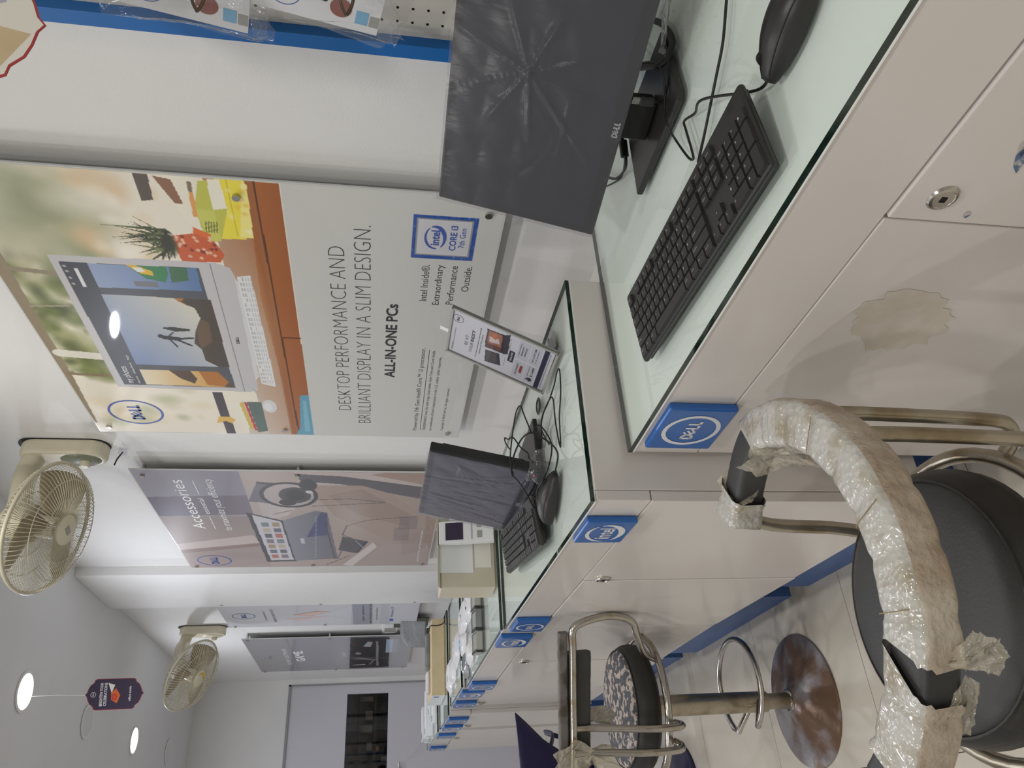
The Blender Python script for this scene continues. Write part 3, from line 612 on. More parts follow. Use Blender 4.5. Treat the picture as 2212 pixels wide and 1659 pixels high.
# ================================================================ things on the counters
H1, H2, H3, H4, H5, H6 = .8944, .9669, .976, .985, .992, 1.0
def L2W(t): return t.matrix_basis.copy()
def film_grid(w, h, nx, nz, fn):
    b = MB(); vs = []; fs = []
    for j in range(nz+1):
        for i in range(nx+1):
            x = -w/2+w*i/nx; z = h*j/nz; vs.append((x, fn(x, z), z))
    for j in range(nz):
        for i in range(nx):
            a = j*(nx+1)+i; fs.append((a, a+1, a+nx+2, a+nx+1))
    return b.add(vs, fs)
def monitor(name, label, loc, yaw, tilt, W, H, creases, big=True, baseoff=(0,0), base_z=0, basew=.19, baserot=0):
    t = thing(name, label, 'monitor', loc, yaw, 'computer monitors on the counter')
    tl = Matrix.Rotation(-tilt, 4, 'X')
    def ob(mb, n, m, par=None, **k):
        o = mb.build(n, m, par or t, **k)
        o.matrix_basis = (tl if par is None else Matrix()) @ o.matrix_basis; return o
    s = MB(); s.box(-W/2, W/2, 0, .022, 0, H); s.box(-W*.36, W*.36, .022, .05, H*.12, H*.9); sc = ob(s, 'screen_housing', M['bezel'], bevel=.003)
    bz = .014; cb = .020
    d = MB(); d.box(-W/2+bz, W/2-bz, -.0008, .001, cb, H-bz); ob(d, 'display', M['display'] if big else M['display2'])
    e = MB(); letters_dell(e, -.03 if big else 0, .0105, .010, 0, Matrix.Translation((0,-.0012,0)) @ FRONT, 0, .26); o = flat(e, 'maker_logo', M['silver'], t); o.matrix_basis = tl
    MB().box(W/2-.022, W/2-.019, -.0014, 0, .008, .011)
    ob(MB().box(W/2-.024, W/2-.021, -.0014, 0, .008, .011), 'power_light', M['led'])
    def wr(x, z):
        y = 0
        for (cx, cz, ang, L, amp, wd) in creases:
            ca, sa = math.cos(ang), math.sin(ang); u = (x-cx)*ca+(z-cz)*sa; v = -(x-cx)*sa+(z-cz)*ca
            if 0 <= u <= L: y += amp*(1-u/L)*math.exp(-(v/(wd*(.3+u/L)))**2)
        y += .0008*math.sin(37*x+21*z)+.0006*math.sin(91*z-40*x)
        return -.0035-abs(y)
    g = film_grid(W+.004, H+.003, 110, 70, wr); o = g.build('protective_film', M['filmscreen' if big else 'filmscreen2'], t, smooth=180); o.matrix_basis = tl
    # stand
    n = MB(); n.box(-.032+baseoff[0], .032+baseoff[0], .024+baseoff[1]*.4, .05+baseoff[1]*.6, base_z+.012, H*.45); n.build('neck', M['black'], t, bevel=.003)
    b = MB(); bo = Matrix.Translation((baseoff[0], baseoff[1]+.03, 0)) @ Matrix.Rotation(baserot, 4, 'Z')
    p = [(-basew/2,-.085),(basew/2-.008,-.085),(basew/2,-.07),(basew/2-.006,.075),(-basew/2+.01,.08)]
    b.prism(p, base_z, base_z+.011, 0, bo); b.build('stand_base', M['black2'], t, bevel=.003)
    return t
M['filmscreen'] = thin_glass('screen_film', (240,240,242), .26, haze=.12, hazec=(150,150,156), ior=1.34, bump=(9,.30,(1,1,.35)))
M['filmscreen2'] = thin_glass('loose_screen_film', (240,240,244), .2, haze=.16, hazec=(150,150,168), ior=1.35, bump=(9,.3,(1,1,.6)))
cz = random.Random(3)
cr = [(0.03,.16,a,cz.uniform(.12,.24),cz.uniform(.004,.008),cz.uniform(.003,.007)) for a in (1.2,2.0,2.6,3.3,3.9,4.5,5.1,5.9,.4)]+[(-.08,.09,a,cz.uniform(.06,.12),.003,.003) for a in (0,.7,2.4,3.5,4.6,5.4)]
monitor('computer_monitor', 'large near monitor wrapped in wrinkled clear film, on the nearest counter', (-.722, -.290, .965), .15, .29, .471, .282, cr, True, (-.035,.045), H1-.965, .205, -.17)
cr2 = [(-.16+.05*k,.02+.03*(k%3),1.2+.1*k,.2,.004,.004) for k in range(7)]+[(.18,.17,3.2+.2*k,.14,.003,.003) for k in range(5)]+[(.20,.02,2.2+.25*k,.14,.005,.004) for k in range(5)]
monitor('computer_monitor', 'smaller monitor in loose cling film on the second counter', (-1.655, -.547, .986), -.081, .20, .444, .241, cr2, False, (.05,.05), H2-.986, .21, .1)

# ---------------------------------------------------------------- keyboards
def keyboard(name, label, loc, rz, L=.442, Wd=.127, tilt=.10, legends=True):
    t = thing(name, label, 'keyboard', loc, 0, 'computer keyboards on the counter', rot=(tilt, 0, rz))
    sx = L/.442; sy = Wd/.127
    b = MB(); b.box(-L/2, L/2, 0, Wd, .004, .0145); b.build('base', M['black2'], t, bevel=.005, seg=3)
    b = MB(); b.box(-L/2+.006, L/2-.006, .004, Wd-.004, 0, .004); b.build('underside', M['black'], t)
    b = MB()
    for s in (-1, 1): b.box(s*L*.36-.012, s*L*.36+.012, Wd-.022, Wd-.008, -math.tan(tilt)*Wd+.001, .002)
    b.build('foot', M['black'], t)
    if not legends is None:
        pass
    e = MB(); emblem_d(e, L/2-.028*sx, Wd-.009*sy-.002, .006, 0, Matrix(((1,0,0,0),(0,1,0,0),(0,0,1,.0148),(0,0,0,1))), 0, .1); flat(e, 'maker_logo', M['bezel'], t)
    U = .01905*sx; V = .0183*sy; X0 = -L/2+.010*sx
    rows = []      # (row y index from the top, [(x units, w, legend)])
    def run(ks, x):
        out = []
        for k in ks:
            if isinstance(k, tuple): lg, w_ = k
            else: lg, w_ = k, 1
            if lg is None: x += w_; continue
            out.append((x, w_, lg)); x += w_
        return out
    rows.append(run(['esc',(None,1),'F1','F2','F3','F4',(None,.5),'F5','F6','F7','F8',(None,.5),'F9','F10','F11','F12',(None,.25),'prt','scr','pau'],0))
    rows.append(run(list('`1234567890-=')+[('back',2),(None,.25),'ins','home','pgup',(None,.25),'num','/','*','-'],0))
    rows.append(run([('tab',1.5)]+list('QWERTYUIOP[]')+[('\\',1.5),(None,.25),'del','end','pgdn',(None,.25),'7','8','9'],0))
    rows.append(run([('caps',1.75)]+list("ASDFGHJKL;'")+[('enter',2.25),(None,3.5),'4','5','6'],0))
    rows.append(run([('shift',2.25)]+list('ZXCVBNM,./')+[('shift',2.75),(None,1.25),'^',(None,1.25),'1','2','3'],0))
    rows.append(run([('ctrl',1.25),('win',1.25),('alt',1.25),('',6.25),('alt',1.25),('win',1.25),('fn',1.25),('ctrl',1.25),(None,.25),'<','v','>',(None,.25),('0',2),'.'],0))
    ytop = Wd-.012*sy
    cache = {}
    def key(x, y, w_, h_):
        k = (round(w_,2), round(h_,2))
        if k not in cache:
            m = MB(); a = w_*U/2-.0006; c = h_*V/2-.0006; i = .0014
            m.add([(-a,-c,0),(a,-c,0),(a,c,0),(-a,c,0),(-a+i,-c+i,.0052),(a-i,-c+i,.0052),(a-i,c-i*.7,.0052),(-a+i,c-i*.7,.0052)], [(0,3,2,1),(4,5,6,7),(0,1,5,4),(1,2,6,5),(2,3,7,6),(3,0,4,7)])
            o = m.build('key', M['key'], t, bevel=0); cache[k] = o
        else: o = cache[k].copy(); COL.objects.link(o)
        o.location = (x, y, .0135); return o
    lg = MB()
    for r, row in enumerate(rows):
        y = ytop-.009*sy-(0 if r == 0 else .0035*sy)-r*V
        for x, w_, s in row:
            kx = X0+(x+w_/2)*U; key(kx, y, w_, 1)
            if legends and s not in ('',):
                n = len(s); hw = min(.0016*n, w_*U*.30); cxk = kx-w_*U/2+.0045+hw*.6
                text(lg, s, cxk-hw*.8, cxk+hw*.8, y+.0005, y+(.0036 if n == 1 else .0028), Matrix.Translation((0,0,.0190)), 0, .01, 0)
    for yy, hh, nm in ((2.5,2,'+'),(4.5,2,'ent')):
        key(X0+(21.5+.0+.5-.5+.5)*U-.0*U, ytop-.009*sy-.0035*sy-yy*V, 1, hh)
    if legends: o = flat(lg, 'key_legends', M['legend'], t); o['kind'] = 'stuff'
    return t
cK, sK = math.cos(-.060), math.sin(-.060)
keyboard('keyboard', 'large black keyboard on the nearest glass counter, below the big monitor', (-.733+sK*.062, -.540-cK*.062, H1+.003), -.060, tilt=.105)
keyboard('keyboard', 'black keyboard on the second counter, its back edge at the wrapped monitor', (-1.692, -.672, H2+.006), -.165, .425, .112, .16, False)

# ---------------------------------------------------------------- mice
def mouse(label, loc, rz, cablepts, s=1):
    t = thing('computer_mouse', label, 'mouse', loc, rz, 'computer mice on the counter')
    L, W, Hh = .116*s, .062*s, .038*s; n, m = 22, 20; vs = []; fs = []
    def ring_(u):           # u 0 tail .. 1 nose ; +x is the nose
        x = -L/2+L*u
        wd = W/2*(math.sin(PI*min(max(u*.86+.10,0),1))**.45)*(1-.12*u); ht = Hh*(math.sin(PI*min(max(u*.80+.12,0),1))**.62)*(1-.22*u)
        return x, wd, ht
    for i in range(n+1):
        x, wd, ht = ring_(i/n)
        for k in range(m):
            a = 2*PI*k/m; yy = wd*math.cos(a); zz = ht*max(math.sin(a),0)**.75 if math.sin(a) > 0 else .0
            vs.append((x, yy*(1.0 if zz > 0 else .96), .0012+zz))
    for i in range(n):
        for k in range(m): k2 = (k+1) % m; fs.append((i*m+k, i*m+k2, (i+1)*m+k2, (i+1)*m+k))
    fs.append(tuple(range(m-1,-1,-1))); fs.append(tuple(n*m+k for k in range(m)))
    b = MB().add(vs, fs); b.build('body', M['black2'], t, smooth=70)
    sm = MB(); pts = []
    for i in range(10, n+1):
        x, wd, ht = ring_(i/n); pts.append((x, 0, .0012+ht+.0001))
    sm.tube(pts, .0006, 5); sm.build('button_seam', M['tank'], t)
    for sg in (-1, 1):
        pts = []
        for i in range(2, n-1):
            x, wd, ht = ring_(i/n); a = math.radians(38); pts.append((x, sg*wd*math.cos(a), .0012+ht*math.sin(a)**.75+.0001))
        b = MB(); b.tube(pts, .0007, 5); b.build('side_seam', M['tank'], t)
    x, wd, ht = ring_(.80); b = MB(); b.cyl((x,-.0035,ht-.004),(x,.0035,ht-.004),.0085,n=18); b.build('scroll_wheel', M['tank'], t, smooth=40)
    Mi = t.matrix_basis.inverted()
    Mi = (Matrix.Translation(loc) @ Matrix.Rotation(rz, 4, 'Z')).inverted()
    pts = [(L/2-.004, 0, .008)]+[tuple(Mi @ Vector(p)) for p in cablepts]
    c = MB(); c.tube(crom(pts, 8), .0019*s, 8); c.build('cable', M['cable'], t, smooth=60)
    return t
def cable(name, label, pts, r=.0018, parent=None, k=8, m='cable', cat='cable', group=None):
    c = MB(); c.tube(crom(pts, k), r, 8); o = c.build(name, M[m], parent, smooth=60)
    if parent is None: tag(o, label, cat, group)
    return o
g1 = H1+.0025; g2 = H2+.0025
mouse('large black mouse with two thumb seams, at the right end of the nearest counter', (-.432, -.497, H1), PI+.20,
      [(-.512,-.497,g1+.004),(-.584,-.425,H1+.03),(-.652,-.364,g1),(-.684,-.342,g1),(-.686,-.358,g1),(-.685,-.399,g1),(-.687,-.418,g1),(-.699,-.402,g1),(-.717,-.345,g1+.002),(-.705,-.333,H1+.018),(-.700,-.30,H1+.020),(-.684,-.27,H1+.02),(-.67,-.235,H1+.028),(-.70,-.19,H1+.035),(-.74,-.15,H1+.03),(-.76,-.05,g1)])
mouse('black mouse beside the second keyboard, cord looping over the counter', (-1.405, -.632, H2), .56,
      [(-1.31,-.60,.979),(-1.325,-.57,.972),(-1.352,-.536,.977),(-1.378,-.504,.997),(-1.362,-.507,1.017),(-1.39,-.510,1.032),(-1.41,-.542,1.047),(-1.41,-.579,1.052),(-1.40,-.600,1.042),(-1.411,-.628,1.022),(-1.45,-.637,1.002),(-1.449,-.625,.994),(-1.47,-.60,1.0)])
cable('keyboard_cable', 'black keyboard cord running off to the right across the nearest counter', [(-.668,-.447,g1+.006),(-.644,-.417,g1),(-.584,-.379,g1),(-.547,-.354,g1),(-.514,-.314,g1),(-.46,-.25,g1),(-.40,-.16,g1),(-.38,-.05,g1)], .0021)
cable('power_cable', 'thick black cord draped over the back of the big monitor stand', [(-.80,-.10,H1+.06),(-.745,-.15,H1+.045),(-.700,-.20,H1+.034),(-.668,-.235,H1+.024),(-.655,-.20,g1+.003),(-.665,-.14,g1+.003),(-.70,-.07,g1+.003)], .0052)
t = thing('display_cable', 'black display cord with ferrite lump hanging left of the big monitor stand', 'cable', (-.86,-.17,H1))
def Lp(pts): return [(a+.86, b+.17, c-H1) for a, b, c in pts]
cable('cord', '', Lp([(-.80,-.22,H1+.075),(-.835,-.195,H1+.045),(-.862,-.185,H1+.020),(-.881,-.214,H1+.014),(-.918,-.198,H1+.006),(-.966,-.165,g1),(-1.02,-.10,g1)]), .0026, t)
cable('cord', '', Lp([(-.80,-.20,H1+.06),(-.84,-.18,H1+.03),(-.90,-.18,H1+.006),(-.935,-.19,g1),(-.977,-.164,g1),(-1.031,-.121,g1)]), .0016, t)
b = MB(); b.cyl((.0,-.012,.022),(-.018,-.036,.016),.0075,n=14); b.build('ferrite', M['black'], t, smooth=40, bevel=.002)
t = thing('usb_cable', 'black cord with metal plug dangling under the big monitor', 'cable', (-.70,-.285,H1+.06))
b = MB(); b.box(-.005,.005,-.002,.002,-.003,.009); b.build('plug_metal', M['usb'], t, bevel=.0006)
b = MB(); b.box(-.0065,.0065,-.004,.004,-.026,-.003); b.build('plug_grip', M['black'], t, bevel=.002)
cable('cord', '', [(0,0,-.025),(.002,.01,-.043),(.03,.05,-.05),(.05,.09,-.055)], .0018, t)
cable('keyboard_cable', 'thin black cord looping in front of the film-wrapped monitor on the second counter', [(-1.48,-.60,.992),(-1.454,-.624,.994),(-1.43,-.607,.997),(-1.375,-.612,.997),(-1.376,-.573,.979),(-1.367,-.53,.972),(-1.378,-.486,.985),(-1.380,-.480,.997),(-1.396,-.487,1.002),(-1.372,-.498,1.012),(-1.335,-.48,1.032),(-1.342,-.454,1.037),(-1.366,-.455,1.042),(-1.39,-.486,1.047),(-1.418,-.540,1.052),(-1.46,-.56,1.04)], .0016)
cable('mouse_cable', 'slack black cord coiled behind the second mouse, near the leaning sign', [(-1.391,-.518,.971),(-1.421,-.468,.977),(-1.368,-.463,.985),(-1.308,-.462,.985),(-1.298,-.46,.977),(-1.319,-.506,.971),(-1.304,-.568,.970),(-1.288,-.507,.970),(-1.259,-.47,.970),(-1.248,-.427,.970),(-1.264,-.412,.970),(-1.303,-.427,.971),(-1.355,-.436,.973),(-1.411,-.445,.977),(-1.45,-.471,.972),(-1.49,-.50,.974),(-1.53,-.52,.99)], .0016)
cable('display_cable', 'black cord kinked at the right edge of the film-wrapped monitor', [(-1.441,-.506,1.047),(-1.487,-.468,1.047),(-1.492,-.452,1.047),(-1.453,-.476,1.047),(-1.397,-.500,1.047),(-1.395,-.525,1.032),(-1.4,-.535,1.017),(-1.412,-.541,1.012),(-1.46,-.53,.990)], .0016)
# cling film round the wrapped monitor corner and clear bag by the big monitor
def crumple(name, pts, mat_, parent=None, sub=3, amp=.006, seed=1):
    r = random.Random(seed); bm = bmesh.new(); vs = [bm.verts.new(p) for p in pts]
    n = len(vs)
    for i in range(1, n-1): bm.faces.new((vs[0], vs[i], vs[i+1]))
    for _ in range(sub):
        bmesh.ops.subdivide_edges(bm, edges=bm.edges[:], cuts=1, use_grid_fill=True)
        for v in bm.verts:
            v.co += Vector((r.uniform(-1,1), r.uniform(-1,1), r.uniform(-1,1)))*amp
        amp *= .5
    me = bpy.data.meshes.new(name); bm.to_mesh(me); bm.free(); me.materials.append(mat_)
    me.polygons.foreach_set('use_smooth', [True]*len(me.polygons))
    o = bpy.data.objects.new(name, me); COL.objects.link(o)
    if parent: o.parent = parent
    return o
o = crumple('polythene_bag', [(-.60,-.29,.955),(-.52,-.27,.97),(-.47,-.20,.95),(-.45,-.12,.915),(-.54,-.10,.905),(-.63,-.16,.91),(-.66,-.235,.925)], M['film_clear'], None, 4, .008, 4); tag(o, 'crumpled clear polythene hanging below the right end of the big monitor', 'bag')
o = crumple('cling_film', [(-1.40,-.55,1.02),(-1.37,-.53,.985),(-1.40,-.56,.975),(-1.46,-.58,.980),(-1.47,-.565,1.01)], M['film_clear'], None, 4, .006, 9); tag(o, 'loose scrap of cling film at the foot of the wrapped monitor', 'film')
# grommet in the second glass
t = thing('cable_grommet', 'grey oval cable grommet in the second glass top', 'grommet', (-1.468,-.381,H2))
MB().lathe([(.019,.0),(.021,.002),(.016,.004),(.014,.0)], 28, 0, None, False).build('ring', M['bezel'], t, smooth=40); MB().lathe([(.0,.001),(.015,.001)],20,0,None,False).build('cap', M['tray'], t)

# ---------------------------------------------------------------- leaning card holder
t = thing('sign_holder', 'clear upright card holder with a white offer card, on the second counter', 'sign', (-1.316, -.389, H2+.003), -.015)
W, H = .164, .241; tl = Matrix.Rotation(-.459, 4, 'X')
def tilted(o): o.matrix_basis = tl @ o.matrix_basis; return o
b = MB(); b.box(-W/2, W/2, -.0035, -.0015, 0, H); b.box(-W/2, W/2, .0015, .0035, 0, H); b.box(-W/2,-W/2+.005,-.0015,.0015,0,H); b.box(W/2-.005,W/2,-.0015,.0015,0,H)
tilted(b.build('acrylic_sleeve', M['acrylic_clear'], t))
b = MB(); b.box(-W/2,-W/2+.0045,-.0042,.0042,0,H); b.box(W/2-.0045,W/2,-.0042,.0042,0,H); b.box(-W/2,W/2,-.0042,.0042,H-.005,H); b.box(-W/2,W/2,-.0042,.0042,0,.005); tilted(b.build('sleeve_edge', M['tray'], t))
b = MB(); b.box(-.012,.0,-.002,.002,H,H+.02); tilted(b.build('paper_tab', M['white_card'], t))
cv = Cv(90, 140, (224,224,226)); q = cv
q.rect(0,1,.952,.985,(224,224,226)); q.rect(0,1,.905,.950,(48,46,74)); q.rect(.04,.485,.66,.775,(206,206,210)); q.rect(.515,.97,.66,.775,(208,208,212)); q.rect(.04,.485,.785,.89,(206,206,210)); q.rect(.515,.97,.785,.89,(208,208,212))
q.rect(.36,.64,.592,.645,(48,46,58)); q.poly([(.10,.375),(.40,.36),(.44,.50),(.16,.54)], (62,60,64)); q.poly([(.14,.39),(.38,.375),(.41,.47),(.18,.51)], (92,86,84)); q.poly([(.46,.345),(.90,.335),(.93,.51),(.48,.53)], (50,48,54)); q.poly([(.48,.36),(.88,.352),(.90,.49),(.50,.505)], (176,116,90)); q.poly([(.62,.38),(.75,.37),(.78,.46),(.66,.48)], (224,214,206)); q.ell(.80,.42,.07,.03,(206,120,70)); q.poly([(.48,.36),(.58,.356),(.60,.50),(.50,.505)], (120,70,56)); q.poly([(.46,.53),(.93,.51),(1.0,.56),(.52,.58)], (64,62,68))
q.rect(.20,.38,.725,.755,(170,60,56)); q.ell(.13,.85,.05,.022,(52,50,54)); q.line((.10,.815),(.16,.83),.02,(70,68,72)); q.rect(.04,.6,.035,.037,(120,120,126))
o = cv.mesh('offer_card', (-W/2+.008, W/2-.008), (H-.007, .007), -.001, t, M['print_matte']); tilted(o)
b = MB(); Mx = tl @ Matrix(((W-.016,0,0,-W/2+.008),(0,0,-1,-.0012),(0,-(H-.014),0,H-.007),(0,0,0,1)))
for s, u0, u1, v0, v1, of in (('BE AT',.30,.55,.145,.175,.0),('YOUR',.16,.42,.20,.232,0.),('BEST',.44,.74,.20,.232,.03),('Your best performance, plus warranty',.10,.86,.268,.288,.01),('upgrades and 10% cashback',.22,.72,.298,.318,.01),('SPECIAL OFFERS',.39,.61,.610,.628,.02),('10% CASHBACK',.12,.42,.690,.708,.02),('2 years additional',.60,.90,.675,.688,.01),('WARRANTY',.62,.86,.700,.716,.02),('UPGRADE',.63,.85,.732,.748,.02),('NO COST EMI',.58,.92,.815,.832,.02),('on all easy plans',.58,.90,.848,.862,.01),('₹ 1499',.22,.46,.845,.868,.03),('bundle of accessories',.2,.47,.81,.822,.0),('Inspiron 15',.2,.42,.56,.572,.0),('Inspiron 14',.66,.90,.575,.587,.0),('TERMS AND CONDITIONS APPLY. OFFER VALID AT PARTICIPATING STORES',.06,.94,.962,.974,.0),('SUMMER SAVING',.64-.6,.24,.02,.03,.0)):
    text(b, s, u0, u1, 0, 1, Mx @ Matrix(((1,0,0,0),(0,v0-v1,0,v1),(0,0,1,0),(0,0,0,1))), 1 if s == 'SPECIAL OFFERS' else 0, of)
LOGO(.84,.045,.085,.055,.08)(b, Mx); ring(b, 0,0,.085,.055,.004, 0, Mx @ Matrix.Translation((.84,.045,0)), .0001)
flat(b, 'card_lettering', [M['ink_d'], M['whiteink']], t)
b = MB(); b.box(-.055,.055,.035,.075,-.002,.001); b.box(-.004,.004,.075,.09,-.002,.001); b.build('foot', M['tray'], t)
b = MB(); b.add([(-.05,.055,0),(.05,.055,0),(.05,.10,.17),(-.05,.10,.17)], [(0,1,2,3)]); b.build('back_strut', M['acrylic_clear'], t)

# ---------------------------------------------------------------- third counter: carton, boxes, trays
t = thing('carton', 'beige carton with white labels on its front, on the third counter behind the wrapped monitor', 'carton', (-2.19, -.50, H3), .0)
MB().box(-.11,.0,-.09,.12,0,.162).build('box', M['carton'], t, bevel=.002)
b = MB(); b.add([(-.004,-.09,.162),(-.004,.12,.162),(.018,.12,.172),(.018,-.09,.172)], [(0,1,2,3)]); o = b.build('flap', M['carton'], t); o.modifiers.new('t','SOLIDIFY').thickness = .002
b = MB(); b.box(.0006,.0014,-.045,.115,.065,.165); b.build('white_label', M['white_card'], t)
b = MB(); b.box(.0006,.0018,-.03,.09,.01,.06); b.build('lower_label', M['pagew'], t)
t = thing('product_box', 'slim white box with dark screen picture, leaning on the beige carton', 'box', (-2.150, -.425, H3+.004), 0, None, (0, -.16, 0))
MB().box(-.012,.012,-.038,.030,0,.165).build('box', M['white_card'], t, bevel=.001)
MB().box(.0122,.0128,-.030,.024,.092,.145).build('screen_picture', M['purple'], t)
b = MB(); b.box(.0122,.0128,-.026,-.004,.035,.050); b.box(.0122,.0128,.006,.022,.035,.050); b.build('grey_label', M['tray'], t)
b = MB(); b.box(.0122,.0128,-.030,.022,.064,.068); b.build('grey_line', M['greyink'], t)
t = thing('brochure', 'pale upright brochure standing behind the slim white box', 'brochure', (-2.20, -.355, H3+.003), 0, None, (0,-.1,0))
MB().box(-.004,.004,-.045,.045,0,.17).build('cover', M['white_card'], t); MB().box(.0042,.0046,-.045,.045,.13,.17).build('grey_header', M['tray'], t)
for k, (y0, y1, lb, mt) in enumerate(((-.556,-.40,'longest of the grey plastic trays on the third counter','tray'),(-.628,-.560,'middle grey plastic tray on the third counter','greyfilm'),(-.70,-.632,'grey plastic tray nearest the counter front','tray'))):
    t = thing('plastic_tray', lb, 'tray', (-2.57+.0*k, (y0+y1)/2, H3), -.12, 'grey trays on the third counter'); h = (y1-y0)/2
    b = MB(); b.box(-.06,.06,-h,h,0,.003); b.box(-.06,-.057,-h,h,0,.022); b.box(.057,.06,-h,h,0,.022); b.box(-.06,.06,-h,-h+.003,0,.022); b.box(-.06,.06,h-.003,h,0,.022); b.build('shell', M[mt], t)
    b = MB(); b.box(-.0605,.0605,-h+.0005,-h+.008,0,.023); b.build('dark_band', M['black2'], t)
    MB().box(-.05,.05,-h+.012,h-.006,.003,.020).build('insert', M['tray'], t)
packs = [(-3.02,-.47,H3,.10,.06,.10,'white pack, largest of those on the third counter'),(-2.83,-.47,H3,.07,.055,.05,'white pack behind the grey trays'),(-3.04,-.57,H3,.055,.05,-.3,'white pack with blue print near the left end of the third counter'),(-2.82,-.645,H3,.045,.035,.2,'small white pack at the end of the grey trays'),(-2.985,-.655,H3,.06,.05,-.2,'greyish pouch at the front edge of the third counter'),
         (-3.22,-.55,H4,.075,.055,.2,'white pack at the right end of the narrow counter'),(-3.40,-.60,H4,.08,.05,-.1,'white pack in the middle of the narrow counter'),(-3.54,-.60,H4,.06,.07,.1,'white pack at the left end of the narrow counter')]
for k, (x, y, z, a, b_, rz, lb) in enumerate(packs):
    t = thing('flat_pack', lb, 'pack', (x, y, z), rz, 'flat white packs')
    r = random.Random(k); b = MB(); vs = []; fs = []; n = 8
    for j in range(n+1):
        for i in range(n+1):
            u, v = i/n*2-1, j/n*2-1; e = (1-abs(u)**5)*(1-abs(v)**5); vs.append((u*a, v*b_, .002+(.012+.010*r.random())*e))
    for j in range(n):
        for i in range(n): q0 = j*(n+1)+i; fs.append((q0, q0+1, q0+n+2, q0+n+1))
    b.add(vs, fs); b.box(-a, a, -b_, b_, 0, .002); b.build('pouch', M['greyfilm' if k == 4 else 'pouch'], t, smooth=50)
    b = MB(); b.box(-a*.5, a*.1, -b_*.4, b_*.3, .0205, .0212); b.build('label', M['lightblue' if k == 2 else 'white_card'], t)
# fifth counter: long brown carton etc
t = thing('long_carton', 'long brown keyboard carton lying along the fifth counter', 'carton', (-3.80, -.455, H5))
MB().box(-.30, 0, -.178, .178, 0, .062).build('carton', M['card'], t, bevel=.002)
MB().box(-.06,-.03,-.1788,-.178,.025,.05).build('blue_label', M['blueink'], t)
MB().box(-.30,-.0,-.1786,-.178,.0,.062).build('white_end', M['white_card'], t)
t = thing('grey_bar', 'dark grey film-wrapped bar lying on the brown carton', 'pack', (-3.93, -.405, H5+.062)); MB().box(-.05,.02,-.085,.085,0,.022).build('wrapping', M['greyfilm'], t, bevel=.006)
t = thing('white_pouch', 'white crumpled pouch on the left end of the brown carton', 'pack', (-3.95, -.55, H5+.062)); MB().box(-.06,.03,-.05,.05,0,.018).build('pouch', M['pouch'], t, bevel=.007)
t = thing('wrapped_tablet', 'small grey film-wrapped display leaning over the brown carton', 'display', (-4.02, -.30, H5+.0635), .0, None, (-.45, 0, 1.25))
MB().box(-.065,.065,-.012,.0,0.012,.155).build('screen_housing', M['greyfilm'], t, bevel=.004); MB().box(-.055,.055,-.0125,-.012,.03,.14).build('film_front', M['greyfilm'], t)
MB().box(-.03,.03,-.0,.06,-.0,.012).build('stand_base', M['black2'], t)
cable('display_cable', 'thin black cord hanging over the brown carton', [(-4.03,-.30,H5+.07),(-3.95,-.305,H5+.066),(-3.86,-.30,H5+.066),(-3.796,-.31,H5+.064),(-3.794,-.31,H5+.03),(-3.786,-.300,H5+.003),(-3.70,-.29,H5+.003)], .0025)
t = thing('green_card', 'dark green card propped against the wall below the laptop poster', 'card', (-4.86, -.03, H6), 0, None); MB().box(-.11,.11,-.004,.004,.0,.215).build('card', M['green'], t)
for k in range(7):
    t = thing('leaflet_stack', ['white leaflet stack at the right of the farthest counter','white leaflet stack, second along the farthest counter','white leaflet stack in the middle of the farthest counter','white leaflet stack, slightly turned, past the middle','white leaflet stack, fifth along the farthest counter','white leaflet stack near the left end of the farthest counter','white leaflet stack at the far left end of the counter'][k], 'leaflets', (-4.32-.105*k, -.60+.05*math.sin(k*2), H6), .2*math.sin(k*3), 'leaflets on the farthest counter')
    MB().box(-.04,.04,-.09,.09,0,.018+.012*(k % 3)).build('leaflets', M['white_card'], t, bevel=.003); MB().box(-.03,.03,-.08,-.05,.0182+.012*(k % 3),.0188+.012*(k % 3)).build('label', M['tray'], t)
t = thing('wall_switch_plate', 'white switch plate on the wall between the two far posters', 'switch', (-5.11, 0, 1.235))
MB().box(-.20,.20,-.012,0,-.05,.05).build('plate', M['wall'], t, bevel=.003)
for k in range(3): MB().box(-.15+.11*k,-.07+.11*k,-.016,-.012,-.036,.036).build('switch', M['tray' if k == 1 else 'white_card'], t, bevel=.003)
